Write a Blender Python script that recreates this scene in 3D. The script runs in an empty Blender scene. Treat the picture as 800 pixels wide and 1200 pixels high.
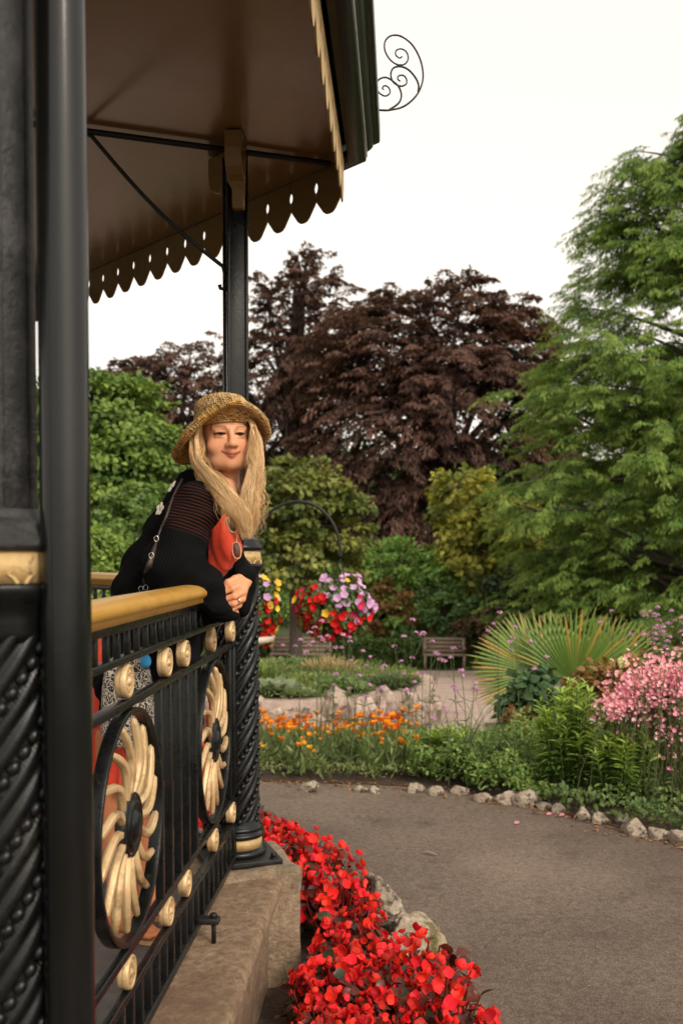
import bpy, math, random
import numpy as np
from math import radians as R, pi, sin, cos, tan, sqrt
rng = np.random.default_rng(7)
random.seed(7)
S = bpy.context.scene
COL = S.collection

# ------------------------------------------------------------------ camera numbers
FPX, CX, CY = 1167.0, 400.0, 690.0
YAW, PITCH, EYE = R(3.43), R(-2.2), 1.66
_f = np.array([-sin(YAW)*cos(PITCH), cos(YAW)*cos(PITCH), sin(PITCH)])
_r = np.array([cos(YAW), sin(YAW), 0.0])
_u = np.cross(_r, _f)
CAM = np.array([0, 0, EYE])
def at(px, py, Y):
    d = _f + (px-CX)/FPX*_r - (py-CY)/FPX*_u
    return CAM + d*(Y/d[1])
def gz(x, y):
    y = np.asarray(y, float)
    return -np.interp(y, [7.6, 12, 30, 60], [0, .55, 1.9, 2.2])
def ground_at(px, py, dz=0.0):
    d = _f + (px-CX)/FPX*_r - (py-CY)/FPX*_u
    for t in np.arange(1.0, 90, .02):
        p = CAM + d*t
        if p[2] <= gz(p[0], p[1]) + dz: return p
    return CAM + d*90

# ------------------------------------------------------------------ mesh helpers
ORI = {}
def mk(name, V, F, mat, parent=None, col=None, smooth=True, org=None, bevel=0, attr2=None):
    """V (n,3) world coords, F (m,3|4) int array or list of lists."""
    V = np.asarray(V, np.float32).reshape(-1, 3).copy()
    o = np.zeros(3)
    if parent is not None: o = ORI[parent.name]
    elif org is not None: o = np.asarray(org, float)
    V -= o.astype(np.float32)
    me = bpy.data.meshes.new(name)
    if isinstance(F, np.ndarray):
        k = F.shape[1]; n = len(F)
        me.vertices.add(len(V)); me.vertices.foreach_set('co', V.ravel())
        me.loops.add(n*k); me.loops.foreach_set('vertex_index', F.astype(np.int32).ravel())
        me.polygons.add(n)
        me.polygons.foreach_set('loop_start', np.arange(0, n*k, k, dtype=np.int32))
        me.polygons.foreach_set('loop_total', np.full(n, k, np.int32))
        me.update(calc_edges=True)
    else:
        me.from_pydata(V.tolist(), [], F)
    if smooth: me.polygons.foreach_set('use_smooth', np.ones(len(me.polygons), bool))
    def addc(nm, c):
        c = np.asarray(c, np.float32)
        if c.ndim == 1: c = np.tile(c, (len(V), 1))
        if c.shape[1] == 3: c = np.hstack([c, np.ones((len(c), 1), np.float32)])
        a = me.color_attributes.new(nm, 'FLOAT_COLOR', 'POINT'); a.data.foreach_set('color', c.astype(np.float32).ravel())
    if col is not None: addc('Col', col)
    if attr2 is not None: addc('Aux', attr2)
    me.validate(); me.update()
    ob = bpy.data.objects.new(name, me); COL.objects.link(ob)
    if mat is not None: me.materials.append(mat)
    if parent is not None:
        ob.parent = parent; ORI[ob.name] = o
    else:
        ob.location = o; ORI[ob.name] = o
    if bevel:
        m = ob.modifiers.new('bevel', 'BEVEL'); m.width = bevel; m.segments = 2; m.limit_method = 'ANGLE'; m.angle_limit = R(40)
    return ob
def thing(name, label, cat, loc=(0, 0, 0), group=None):
    o = bpy.data.objects.new(name, None); COL.objects.link(o); o.empty_display_size = .1
    o.location = loc; o['label'] = label; o['category'] = cat
    if group: o['group'] = group
    ORI[o.name] = np.asarray(loc, float)
    return o
def tag(o, label, cat, group=None, kind=None):
    o['label'] = label; o['category'] = cat
    if group: o['group'] = group
    if kind: o['kind'] = kind
    return o
def struct(o, kind='structure', label=None, cat=None):
    o['kind'] = kind
    if label: o['label'] = label
    if cat: o['category'] = cat
    return o
def dup(root, loc, rz=0.0, sc=1.0, label=None, group=None):
    def cp(o, par):
        c = o.copy(); COL.objects.link(c)
        if par is not None: c.parent = par
        for ch in KIDS.get(o.name, []): cp(ch, c)
        return c
    KIDS = {}
    for o in bpy.data.objects:
        if o.parent: KIDS.setdefault(o.parent.name, []).append(o)
    r = cp(root, None)
    r.location = loc; r.rotation_euler = (0, 0, rz); r.scale = (sc, sc, sc) if np.isscalar(sc) else sc
    if label: r['label'] = label
    if group: r['group'] = group
    return r
class MB:
    def __init__(s): s.V = []; s.F4 = []; s.F3 = []; s.C = []; s.n = 0
    def add(s, V, F, c=None):
        V = np.asarray(V, float).reshape(-1, 3); F = np.asarray(F, int)
        (s.F4 if F.shape[1] == 4 else s.F3).append(F+s.n)
        s.V.append(V); s.n += len(V)
        if c is None: c = (1, 1, 1)
        c = np.asarray(c, float)
        s.C.append(np.tile(c, (len(V), 1)) if c.ndim == 1 else c)
        return s
    def get(s):
        V = np.vstack(s.V)
        if s.F3 and not s.F4: return V, np.vstack(s.F3)
        if s.F4 and not s.F3: return V, np.vstack(s.F4)
        f3 = np.vstack(s.F3); return V, [list(map(int, f)) for f in np.vstack(s.F4)]+[list(map(int, f)) for f in f3]
    def build(s, name, mat, parent=None, col=False, **k):
        V, F = s.get(); return mk(name, V, F, mat, parent, col=np.vstack(s.C) if col else None, **k)
def nrm(a): return a/np.maximum(np.linalg.norm(a, axis=-1, keepdims=True), 1e-9)
def gridF(n, m, cu=False, cv=False):
    i = np.arange(n if cu else n-1); j = np.arange(m if cv else m-1)
    I, J = np.meshgrid(i, j, indexing='ij'); I2 = (I+1) % n; J2 = (J+1) % m
    return np.stack([I*m+J, I2*m+J, I2*m+J2, I*m+J2], -1).reshape(-1, 4)
def lathe(prof, seg=32, c=(0, 0, 0), caps=True):
    prof = np.asarray(prof, float)
    if caps:
        prof = np.vstack([[1e-4, prof[0, 1]], prof, [1e-4, prof[-1, 1]]])
    t = np.linspace(0, 2*pi, seg, endpoint=False)
    V = np.stack([prof[:, None, 0]*np.cos(t), prof[:, None, 0]*np.sin(t), np.repeat(prof[:, 1:2], seg, 1)], -1)
    F = gridF(len(prof), seg, False, True)[:, ::-1]
    return V.reshape(-1, 3)+np.asarray(c), F
def tubes(P, rad, k=6, flute=None):
    """P (S,n,3); rad scalar,(n,),(S,n)"""
    P = np.asarray(P, float)
    if P.ndim == 2: P = P[None]
    Sn, n, _ = P.shape
    T = np.empty_like(P); T[:, 1:-1] = P[:, 2:]-P[:, :-2]; T[:, 0] = P[:, 1]-P[:, 0]; T[:, -1] = P[:, -1]-P[:, -2]
    T = nrm(T)
    mean = nrm(P[:, -1]-P[:, 0]+1e-6)
    ref = np.where(np.abs(mean[:, 2:3]) > .8, np.array([[1., .13, .0]]), np.array([[0, .1, 1.]]))
    A = nrm(np.cross(T, np.repeat(ref[:, None], n, 1))); B = np.cross(T, A)
    rad = np.broadcast_to(np.asarray(rad, float), (Sn, n))
    t = np.linspace(0, 2*pi, k, endpoint=False)
    rr = rad[..., None]*np.ones(k) if flute is None else rad[..., None]*flute
    V = P[:, :, None]+rr[..., None]*(np.cos(t)[None, None, :, None]*A[:, :, None]+np.sin(t)[None, None, :, None]*B[:, :, None])
    F = gridF(n, k, False, True)
    F = (F[None]+(np.arange(Sn)*n*k)[:, None, None]).reshape(-1, 4)
    return V.reshape(-1, 3), F
def capped(P, rad, k=8):
    """single tube with rounded ends"""
    P = np.asarray(P, float); rad = np.broadcast_to(np.asarray(rad, float), (len(P),)).copy()
    d0 = nrm(P[0]-P[1]); d1 = nrm(P[-1]-P[-2])
    P = np.vstack([P[0]+d0*rad[0]*.6, P[0]+d0*rad[0]*.4, P, P[-1]+d1*rad[-1]*.4, P[-1]+d1*rad[-1]*.6])
    rad = np.concatenate([[1e-4, rad[0]*.75], rad, [rad[-1]*.75, 1e-4]])
    return tubes(P, rad, k)
BOXF = np.array([[0, 3, 2, 1], [4, 5, 6, 7], [0, 1, 5, 4], [1, 2, 6, 5], [2, 3, 7, 6], [3, 0, 4, 7]])
def box(c, s, rz=0):
    x, y, z = np.asarray(s)/2.0
    V = np.array([[-x, -y, -z], [x, -y, -z], [x, y, -z], [-x, y, -z], [-x, -y, z], [x, -y, z], [x, y, z], [-x, y, z]])
    if rz:
        q = np.array([[cos(rz), -sin(rz), 0], [sin(rz), cos(rz), 0], [0, 0, 1]]); V = V@q.T
    return V+np.asarray(c), BOXF
def scatter(TV, TF, P, X, Y, Z, sc):
    """copies of template: frames X,Y,Z (n,3) scale (n,) or (n,3)"""
    TV = np.asarray(TV, float); n = len(P); m = len(TV)
    sc = np.asarray(sc, float)
    if sc.ndim == 1: sc = np.repeat(sc[:, None], 3, 1)
    V = P[:, None]+(TV[None, :, 0:1]*sc[:, None, 0:1])*X[:, None]+(TV[None, :, 1:2]*sc[:, None, 1:2])*Y[:, None]+(TV[None, :, 2:3]*sc[:, None, 2:3])*Z[:, None]
    F = (np.asarray(TF)[None]+(np.arange(n)*m)[:, None, None]).reshape(-1, np.asarray(TF).shape[1])
    return V.reshape(-1, 3), F
def frames(D, N):
    D = nrm(D); X = nrm(np.cross(D, N)); Z = np.cross(X, D); return X, D, Z
def rdir(n): return nrm(rng.normal(size=(n, 3)))
# templates: y along the leaf, x across, z up
T_KITE = (np.array([[0, 0, 0], [.5, .45, .12], [0, 1, -.05], [-.5, .45, .12]]), np.array([[0, 1, 2, 3]]))
def _leafT(ws, droop=.25, fold=.16):
    n = len(ws); y = np.linspace(0, 1, n); V = []; F = []
    for i in range(n):
        z = -droop*y[i]**2
        V += [[-ws[i], y[i], z+fold*ws[i]*2], [0, y[i], z], [ws[i], y[i], z+fold*ws[i]*2]]
    for i in range(n-1):
        a = i*3; F += [[a, a+1, a+4, a+3], [a+1, a+2, a+5, a+4]]
    return np.array(V), np.array(F)
T_OVATE = _leafT([.05, .36, .46, .36, .03])
T_LANCE = _leafT([.03, .1, .1, .01], .35, .3)
T_PETAL = _leafT([.12, .36, .52, .57, .50, .34, .06], -.22, .10)
def vnoise(P, scale=1.0, seed=0, oct=3):
    g = np.random.default_rng(seed); out = np.zeros(P.shape[:-1]); a = 1.0
    for o in range(oct):
        K = g.normal(size=(6, 3))*scale*(1.9**o); ph = g.uniform(0, 6.28, 6)
        out += a*np.sin(P@K.T+ph).mean(-1); a *= .55
    return out
def ico(sub=3):
    import bmesh
    b = bmesh.new(); bmesh.ops.create_icosphere(b, subdivisions=sub, radius=1)
    V = np.array([v.co[:] for v in b.verts]); F = np.array([[v.index for v in f.verts] for f in b.faces]); b.free()
    return V, F
ICO4, ICO3, ICO2, ICO1 = ico(5), ico(4), ico(3), ico(2)
def rock(dims, seed, c=(0, 0, 0), rz=0, base=ICO3, facets=16, blocky=1.0):
    g = np.random.default_rng(seed)
    D = nrm(base[0]); N = nrm(g.normal(size=(facets, 3))); off = g.uniform(.62, 1.0, facets)
    d = D@N.T
    r = np.min(np.where(d > .15, off/np.maximum(d, .15), 9), axis=1); r = np.minimum(r, 1.25)
    V = (np.sign(D)*np.abs(D)**blocky)*r[:, None]
    V = V*(1+.08*vnoise(V, 3.0, seed)+.06*vnoise(V, 9.0, seed+1)+.05*vnoise(V, 24., seed+2, 2))[:, None]
    V = V*np.asarray(dims)
    q = np.array([[cos(rz), -sin(rz), 0], [sin(rz), cos(rz), 0], [0, 0, 1]])
    return V@q.T+np.asarray(c), base[1]

# ------------------------------------------------------------------ SDF + surface nets for the figure
def smin(a, b, k):
    h = np.clip(.5+.5*(b-a)/k, 0, 1); return b*(1-h)+a*h-k*h*(1-h)
def smax(a, b, k): return -smin(-a, -b, k)
class Field:
    def __init__(s, lo, hi, h):
        s.lo = np.asarray(lo, float); s.h = h
        n = np.ceil((np.asarray(hi)-s.lo)/h).astype(int)+1
        ax = [s.lo[i]+h*np.arange(n[i]) for i in range(3)]
        s.P = np.stack(np.meshgrid(*ax, indexing='ij'), -1).astype(np.float32)
        s.f = np.full(s.P.shape[:3], 9., np.float32)
    def cone(s, a, b, ra, rb, k=.01, sub=False, sq=None):
        a = np.asarray(a, np.float32); b = np.asarray(b, np.float32)
        Q = s.P-a; ab = b-a; t = np.clip((Q@ab)/max(float(ab@ab), 1e-9), 0, 1)
        d = np.linalg.norm(Q-t[..., None]*ab, axis=-1)-(ra+(rb-ra)*t)
        return s.put(d, k, sub)
    def ell(s, c, r, k=.01, M=None, sub=False):
        Q = s.P-np.asarray(c, np.float32)
        if M is not None: Q = Q@np.asarray(M, np.float32)
        r = np.asarray(r, np.float32)
        k0 = np.linalg.norm(Q/r, axis=-1); k1 = np.linalg.norm(Q/(r*r), axis=-1)
        return s.put(k0*(k0-1)/np.maximum(k1, 1e-6), k, sub)
    def put(s, d, k, sub):
        s.f = smax(s.f, -d, k) if sub else smin(s.f, d, k); return s
    def mesh(s):
        F = s.f; S0 = F < 0; n = np.array(F.shape)-1
        acc = np.zeros(tuple(n)+(3,), np.float32); cnt = np.zeros(tuple(n), np.float32)
        for ax in range(3):
            o = [i for i in range(3) if i != ax]
            for p in (0, 1):
                for q in (0, 1):
                    sl0 = [None]*3; sl0[ax] = slice(0, -1); sl1 = [None]*3; sl1[ax] = slice(1, None)
                    for w, e in zip(o, (p, q)):
                        sl0[w] = sl1[w] = slice(1, None) if e else slice(0, -1)
                    f0 = F[tuple(sl0)]; f1 = F[tuple(sl1)]; cr = (f0 < 0) != (f1 < 0)
                    t = np.where(cr, f0/np.where(cr, f0-f1, 1), 0)
                    c = cr.astype(np.float32)
                    acc[..., ax] += t; acc[..., o[0]] += p*c; acc[..., o[1]] += q*c; cnt += c
        m = cnt > 0; idx = np.full(tuple(n), -1, np.int64); idx[m] = np.arange(m.sum())
        V = s.lo+s.h*(np.argwhere(m)+acc[m]/cnt[m][:, None])
        FF = []
        for ax in range(3):
            o = [(ax+1) % 3, (ax+2) % 3]
            a0 = np.take(S0, range(0, F.shape[ax]-1), ax); a1 = np.take(S0, range(1, F.shape[ax]), ax)
            E = np.argwhere(a0 != a1)
            ok = np.all(E[:, o] > 0, 1) & (E[:, o[0]] < n[o[0]]) & (E[:, o[1]] < n[o[1]]); E = E[ok]
            d1 = np.zeros(3, int); d1[o[0]] = 1; d2 = np.zeros(3, int); d2[o[1]] = 1
            g = lambda X: idx[X[:, 0], X[:, 1], X[:, 2]]
            q = np.stack([g(E-d1-d2), g(E-d2), g(E), g(E-d1)], 1)
            fl = ~S0[E[:, 0], E[:, 1], E[:, 2]]
            q[fl] = q[fl][:, ::-1]; FF.append(q)
        return V, np.vstack(FF)
def relax(V, F, it=2, lam=.5):
    n = len(V)
    for _ in range(it):
        s = np.zeros_like(V); c = np.zeros(n)
        for a, b in ((0, 1), (1, 2), (2, 3), (3, 0)):
            np.add.at(s, F[:, a], V[F[:, b]]); np.add.at(c, F[:, a], 1)
            np.add.at(s, F[:, b], V[F[:, a]]); np.add.at(c, F[:, b], 1)
        V = V+lam*(s/np.maximum(c, 1)[:, None]-V)
    return V

# ------------------------------------------------------------------ materials
def newmat(name):
    m = bpy.data.materials.new(name); m.use_nodes = True
    nt = m.node_tree; b = nt.nodes['Principled BSDF']; return m, nt, b
def c4(c): return (c[0], c[1], c[2], 1)
def L(nt, a, b): nt.links.new(a, b)
def pmat(name, c1, c2=None, scale=8, rough=.5, rough2=None, bump=0, bscale=60, metal=0, spec=.5, coat=0, detail=6, c3=None, s3=2.5, t3=(.55, .7), sheen=0):
    m, nt, b = newmat(name)
    N = nt.nodes.new
    tc = N('ShaderNodeTexCoord'); co = tc.outputs['Object']
    b.inputs['Roughness'].default_value = rough; b.inputs['Metallic'].default_value = metal
    b.inputs['Specular IOR Level'].default_value = spec; b.inputs['Coat Weight'].default_value = coat
    b.inputs['Coat Roughness'].default_value = .12
    if sheen: b.inputs['Sheen Weight'].default_value = sheen
    out = None
    if c2 is None: b.inputs['Base Color'].default_value = c4(c1)
    else:
        n = N('ShaderNodeTexNoise'); n.inputs['Scale'].default_value = scale; n.inputs['Detail'].default_value = detail; n.inputs['Roughness'].default_value = .65
        L(nt, co, n.inputs['Vector'])
        r = N('ShaderNodeValToRGB'); r.color_ramp.elements[0].position = .33; r.color_ramp.elements[1].position = .67
        r.color_ramp.elements[0].color = c4(c1); r.color_ramp.elements[1].color = c4(c2)
        L(nt, n.outputs['Fac'], r.inputs['Fac']); out = r.outputs['Color']
        if rough2 is not None:
            mr = N('ShaderNodeMapRange'); mr.inputs['To Min'].default_value = rough; mr.inputs['To Max'].default_value = rough2
            mr.inputs['From Min'].default_value = .35; mr.inputs['From Max'].default_value = .65
            L(nt, n.outputs['Fac'], mr.inputs['Value']); L(nt, mr.outputs['Result'], b.inputs['Roughness'])
        if c3 is not None:
            n3 = N('ShaderNodeTexNoise'); n3.inputs['Scale'].default_value = s3; n3.inputs['Detail'].default_value = 5; n3.inputs['Roughness'].default_value = .7
            L(nt, co, n3.inputs['Vector'])
            r3 = N('ShaderNodeValToRGB'); r3.color_ramp.elements[0].position = t3[0]; r3.color_ramp.elements[1].position = t3[1]
            L(nt, n3.outputs['Fac'], r3.inputs['Fac'])
            mx = N('ShaderNodeMix'); mx.data_type = 'RGBA'; L(nt, r3.outputs['Color'], mx.inputs['Factor'])
            L(nt, out, mx.inputs['A']); mx.inputs['B'].default_value = c4(c3); out = mx.outputs['Result']
        L(nt, out, b.inputs['Base Color'])
    if bump:
        n2 = N('ShaderNodeTexNoise'); n2.inputs['Scale'].default_value = bscale; n2.inputs['Detail'].default_value = 8; n2.inputs['Roughness'].default_value = .7
        L(nt, co, n2.inputs['Vector'])
        bp = N('ShaderNodeBump'); bp.inputs['Strength'].default_value = bump; bp.inputs['Distance'].default_value = .02
        L(nt, n2.outputs['Fac'], bp.inputs['Height']); L(nt, bp.outputs['Normal'], b.inputs['Normal'])
    return m
def leafmat(name, trans=.3, rough=.5, spec=.3):
    m, nt, b = newmat(name); N = nt.nodes.new
    a = N('ShaderNodeAttribute'); a.attribute_name = 'Col'
    L(nt, a.outputs['Color'], b.inputs['Base Color']); b.inputs['Roughness'].default_value = rough; b.inputs['Specular IOR Level'].default_value = spec
    t = N('ShaderNodeBsdfTranslucent'); g = N('ShaderNodeMix'); g.data_type = 'RGBA'; g.blend_type = 'MULTIPLY'; g.inputs['Factor'].default_value = 1
    L(nt, a.outputs['Color'], g.inputs['A']); g.inputs['B'].default_value = (1.3, 1.3, .8, 1); L(nt, g.outputs['Result'], t.inputs['Color'])
    mx = N('ShaderNodeMixShader'); mx.inputs['Fac'].default_value = trans
    L(nt, b.outputs['BSDF'], mx.inputs[1]); L(nt, t.outputs['BSDF'], mx.inputs[2])
    L(nt, mx.outputs['Shader'], nt.nodes['Material Output'].inputs['Surface'])
    return m
M = {}
M['black'] = pmat('black_gloss_paint', (.0035, .004, .004), (.008, .009, .009), 14, .2, .38, .10, 90, spec=.32, c3=(.040, .034, .028), s3=11, t3=(.60, .82))
M['black_old'] = pmat('weathered_black_paint', (.009, .009, .0095), (.035, .035, .036), 18, .3, .5, .5, 45, c3=(.085, .08, .075), s3=9, t3=(.54, .74))
M['pipe'] = pmat('black_pipe_paint', (.0035, .004, .004), (.006, .007, .007), 5, .15, .2, .02, 30, spec=.40)
M['iron'] = pmat('dark_iron', (.006, .006, .006), (.015, .014, .013), 20, .4, .55, .2, 80, spec=.3)
M['gold'] = pmat('gold_paint', (.56, .30, .055), (.64, .36, .075), 18, .3, .42, .10, 70, metal=.3, c3=(.40, .20, .04), s3=7, t3=(.6, .8))
M['palegold'] = pmat('pale_gold_paint', (.54, .36, .17), (.64, .45, .24), 22, .33, .45, .2, 90, metal=.3, c3=(.20, .115, .045), s3=13, t3=(.50, .72))
M['band'] = pmat('dull_gold_band', (.40, .26, .10), (.55, .38, .17), 30, .45, .6, .25, 90, metal=.15, c3=(.10, .07, .04), s3=30, t3=(.58, .72))
M['ceiling'] = pmat('brown_gloss_ceiling', (.165, .104, .042), (.20, .127, .052), 2.2, .17, .27, .015, 4, spec=.5, c3=(.20, .105, .03), s3=1.3, t3=(.5, .75))
M['valance'] = pmat('mustard_boards', (.42, .27, .10), (.50, .34, .14), 9, .45, .6, .1, 60)
M['fascia'] = pmat('charcoal_fascia', (.006, .0065, .006), (.011, .012, .011), 6, .3, .42, .05, 20, spec=.3)
M['stone'] = pmat('buff_stone', (.15, .09, .048), (.36, .25, .155), 34, .85, .95, .9, 70, detail=12, c3=(.17, .10, .058), s3=3.2, t3=(.5, .68))
M['pier'] = pmat('rough_granite', (.20, .135, .08), (.36, .27, .18), 38, .85, .95, 1.0, 42, c3=(.14, .12, .065), s3=6, t3=(.52, .72))
M['slab'] = pmat('floor_slab', (.07, .06, .055), (.13, .115, .105), 12, .8, .9, .3, 80)
M['rock'] = pmat('pale_rock', (.26, .20, .14), (.56, .48, .38), 13, .85, .95, 1.0, 30, detail=10, c3=(.07, .05, .032), s3=16, t3=(.47, .60))
M['mossrock'] = pmat('mossy_rock', (.24, .17, .10), (.50, .42, .32), 13, .85, .95, 1.0, 30, detail=10, c3=(.10, .09, .022), s3=9, t3=(.48, .58))
M['wallrock'] = pmat('garden_wall_rock', (.27, .19, .15), (.52, .42, .35), 6, .9, .95, 1.0, 14, detail=10, c3=(.10, .062, .045), s3=7, t3=(.45, .60))
M['mortar'] = pmat('mortar', (.26, .19, .15), (.40, .30, .25), 7, .9, .95, .6, 30)
M['soil'] = pmat('soil', (.035, .022, .014), (.10, .062, .04), 22, .95, 1, 1, 60)
M['lawn'] = pmat('lawn_ground', (.035, .05, .012), (.07, .085, .025), 9, .95, 1, .8, 60)
M['rearpath'] = pmat('pinkish_gravel', (.31, .225, .185), (.42, .315, .265), 2.5, .9, .95, .3, 90, c3=(.24, .17, .135), s3=.9, t3=(.5, .7))
M['bark'] = pmat('bark', (.035, .026, .02), (.08, .06, .045), 14, .9, .95, .8, 30)
M['wood'] = pmat('weathered_bench_wood', (.22, .165, .12), (.34, .26, .20), 9, .8, .9, .3, 40)
M['urn'] = pmat('pale_cast_stone', (.5, .43, .34), (.62, .54, .44), 8, .8, .9, .3, 50)
M['leaf'] = leafmat('leaf', .28, .5, .3)
M['needle'] = leafmat('feathery_leaf', .35, .6, .2)
M['glossleaf'] = leafmat('glossy_leaf', .18, .36, .32)
M['petal'] = leafmat('petal', .3, .55, .2)
# asphalt: fine aggregate speckle over worn patches
def asphalt():
    m, nt, b = newmat('asphalt'); N = nt.nodes.new
    tc = N('ShaderNodeTexCoord'); co = tc.outputs['Object']
    big = N('ShaderNodeTexNoise'); big.inputs['Scale'].default_value = .55; big.inputs['Detail'].default_value = 5; L(nt, co, big.inputs['Vector'])
    r1 = N('ShaderNodeValToRGB'); r1.color_ramp.elements[0].position = .35; r1.color_ramp.elements[1].position = .66
    r1.color_ramp.elements[0].color = (.082, .060, .045, 1); r1.color_ramp.elements[1].color = (.178, .134, .102, 1); L(nt, big.outputs['Fac'], r1.inputs['Fac'])
    mid = N('ShaderNodeTexNoise'); mid.inputs['Scale'].default_value = 28; mid.inputs['Detail'].default_value = 6; L(nt, co, mid.inputs['Vector'])
    fine = N('ShaderNodeTexVoronoi'); fine.inputs['Scale'].default_value = 170; L(nt, co, fine.inputs['Vector'])
    sp = N('ShaderNodeMapRange'); sp.inputs['From Min'].default_value = 0; sp.inputs['From Max'].default_value = 1; sp.inputs['To Min'].default_value = .66; sp.inputs['To Max'].default_value = 1.38
    sx = N('ShaderNodeSeparateColor'); L(nt, fine.outputs['Color'], sx.inputs['Color']); L(nt, sx.outputs['Red'], sp.inputs['Value'])
    mm = N('ShaderNodeMapRange'); mm.inputs['From Min'].default_value = .3; mm.inputs['From Max'].default_value = .7; mm.inputs['To Min'].default_value = .8; mm.inputs['To Max'].default_value = 1.2
    L(nt, mid.outputs['Fac'], mm.inputs['Value'])
    k = N('ShaderNodeMath'); k.operation = 'MULTIPLY'; L(nt, sp.outputs['Result'], k.inputs[0]); L(nt, mm.outputs['Result'], k.inputs[1])
    mx = N('ShaderNodeVectorMath'); mx.operation = 'SCALE'; L(nt, r1.outputs['Color'], mx.inputs[0]); L(nt, k.outputs[0], mx.inputs['Scale'])
    st = N('ShaderNodeTexNoise'); st.inputs['Scale'].default_value = 2.6; st.inputs['Detail'].default_value = 9; st.inputs['Roughness'].default_value = .72; L(nt, co, st.inputs['Vector'])
    sr = N('ShaderNodeValToRGB'); sr.color_ramp.elements[0].position = .54; sr.color_ramp.elements[1].position = .70; sr.color_ramp.elements[0].color = (1, 1, 1, 1); sr.color_ramp.elements[1].color = (.60, .57, .54, 1); L(nt, st.outputs['Fac'], sr.inputs['Fac'])
    ml = N('ShaderNodeMix'); ml.data_type = 'RGBA'; ml.blend_type = 'MULTIPLY'; ml.inputs['Factor'].default_value = 1; L(nt, mx.outputs['Vector'], ml.inputs['A']); L(nt, sr.outputs['Color'], ml.inputs['B'])
    L(nt, ml.outputs['Result'], b.inputs['Base Color'])
    b.inputs['Roughness'].default_value = .82; b.inputs['Specular IOR Level'].default_value = .3
    bp = N('ShaderNodeBump'); bp.inputs['Strength'].default_value = .5; bp.inputs['Distance'].default_value = .004
    L(nt, fine.outputs['Distance'], bp.inputs['Height']); L(nt, bp.outputs['Normal'], b.inputs['Normal'])
    return m
M['asphalt'] = asphalt()
# ================================================================== BANDSTAND
SIDE = 2.14; AP = SIDE/2/tan(pi/8); XR = -.598
CEN = np.array([XR-AP, 2.53, 0.0]); ZC = 3.11; ZF = .50
def octv(o, z, n=8, a0=-22.5):
    a = np.radians(a0+45*np.arange(8)); r = (AP+o)/cos(pi/8)
    return np.stack([CEN[0]+r*np.cos(a), CEN[1]+r*np.sin(a), np.full(8, z)], -1)
def octloft(prof, sub=1, noise=0, close=False, seed=0):
    rows = []
    for o, z in prof:
        v = octv(o, z)
        if sub > 1:
            w = np.linspace(0, 1, sub, endpoint=False)
            v = np.concatenate([v[i][None]*(1-w[:, None])+v[(i+1) % 8][None]*w[:, None] for i in range(8)])
        rows.append(v)
    V = np.array(rows); n, m, _ = V.shape
    if noise: V = V+noise*vnoise(V, 9., seed)[..., None]*np.array([1, 1, .6])
    return V.reshape(-1, 3), gridF(n, m, close, True)[:, ::-1]
bs = thing('bandstand', 'black and gold cast iron bandstand with brown ceiling on a stone plinth', 'bandstand', (CEN[0], CEN[1], 0))
# floor, plinth, coping
V = np.vstack([octv(-.02, ZF), [[CEN[0], CEN[1], ZF]]])
mk('floor_slab', V, np.array([[i, (i+1) % 8, 8] for i in range(8)]), M['slab'], bs, smooth=False)
V, F = octloft([(-.10, ZF+.004), (.0, .503), (.10, .506), (.150, .506), (.168, .502), (.178, .492), (.182, .475), (.178, .455), (.168, .42), (.150, .375), (.138, .33), (.133, .2), (.13, -.02)], 60, .007, seed=3)
mk('plinth', V, F, M['stone'], bs)
PANG = np.radians(-22.5+45*np.arange(8)); PR = AP/cos(pi/8)
POST = np.stack([CEN[0]+PR*np.cos(PANG), CEN[1]+PR*np.sin(PANG), 0*PANG], -1)
def stone_block(c, h, z0, z1, rz, seed, n=28, amp=.006, rnd=.014):
    """block with slightly uneven faces"""
    mbx = MB()
    t = np.linspace(-1, 1, n)
    A, B = np.meshgrid(t, t, indexing='ij')
    zc, zh = (z0+z1)/2, (z1-z0)/2
    q = np.array([[cos(rz), -sin(rz), 0], [sin(rz), cos(rz), 0], [0, 0, 1]])
    hs = np.array([h, h, zh])
    for ax in range(3):
        for s in (-1, 1):
            P = np.zeros((n, n, 3)); P[..., ax] = s; P[..., (ax+1) % 3] = A*s; P[..., (ax+2) % 3] = B
            X = P*hs
            lim = hs-rnd; core = np.clip(X, -lim, lim); d = X-core
            X = core+nrm(d)*rnd*(np.linalg.norm(d, axis=-1, keepdims=True) > 0)
            X = X*(1+amp/h*vnoise(X, 14., seed)[..., None])
            X = X@q.T+np.array([c[0], c[1], zc])
            mbx.add(X.reshape(-1, 3), gridF(n, n))
    return mbx.get()
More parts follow.
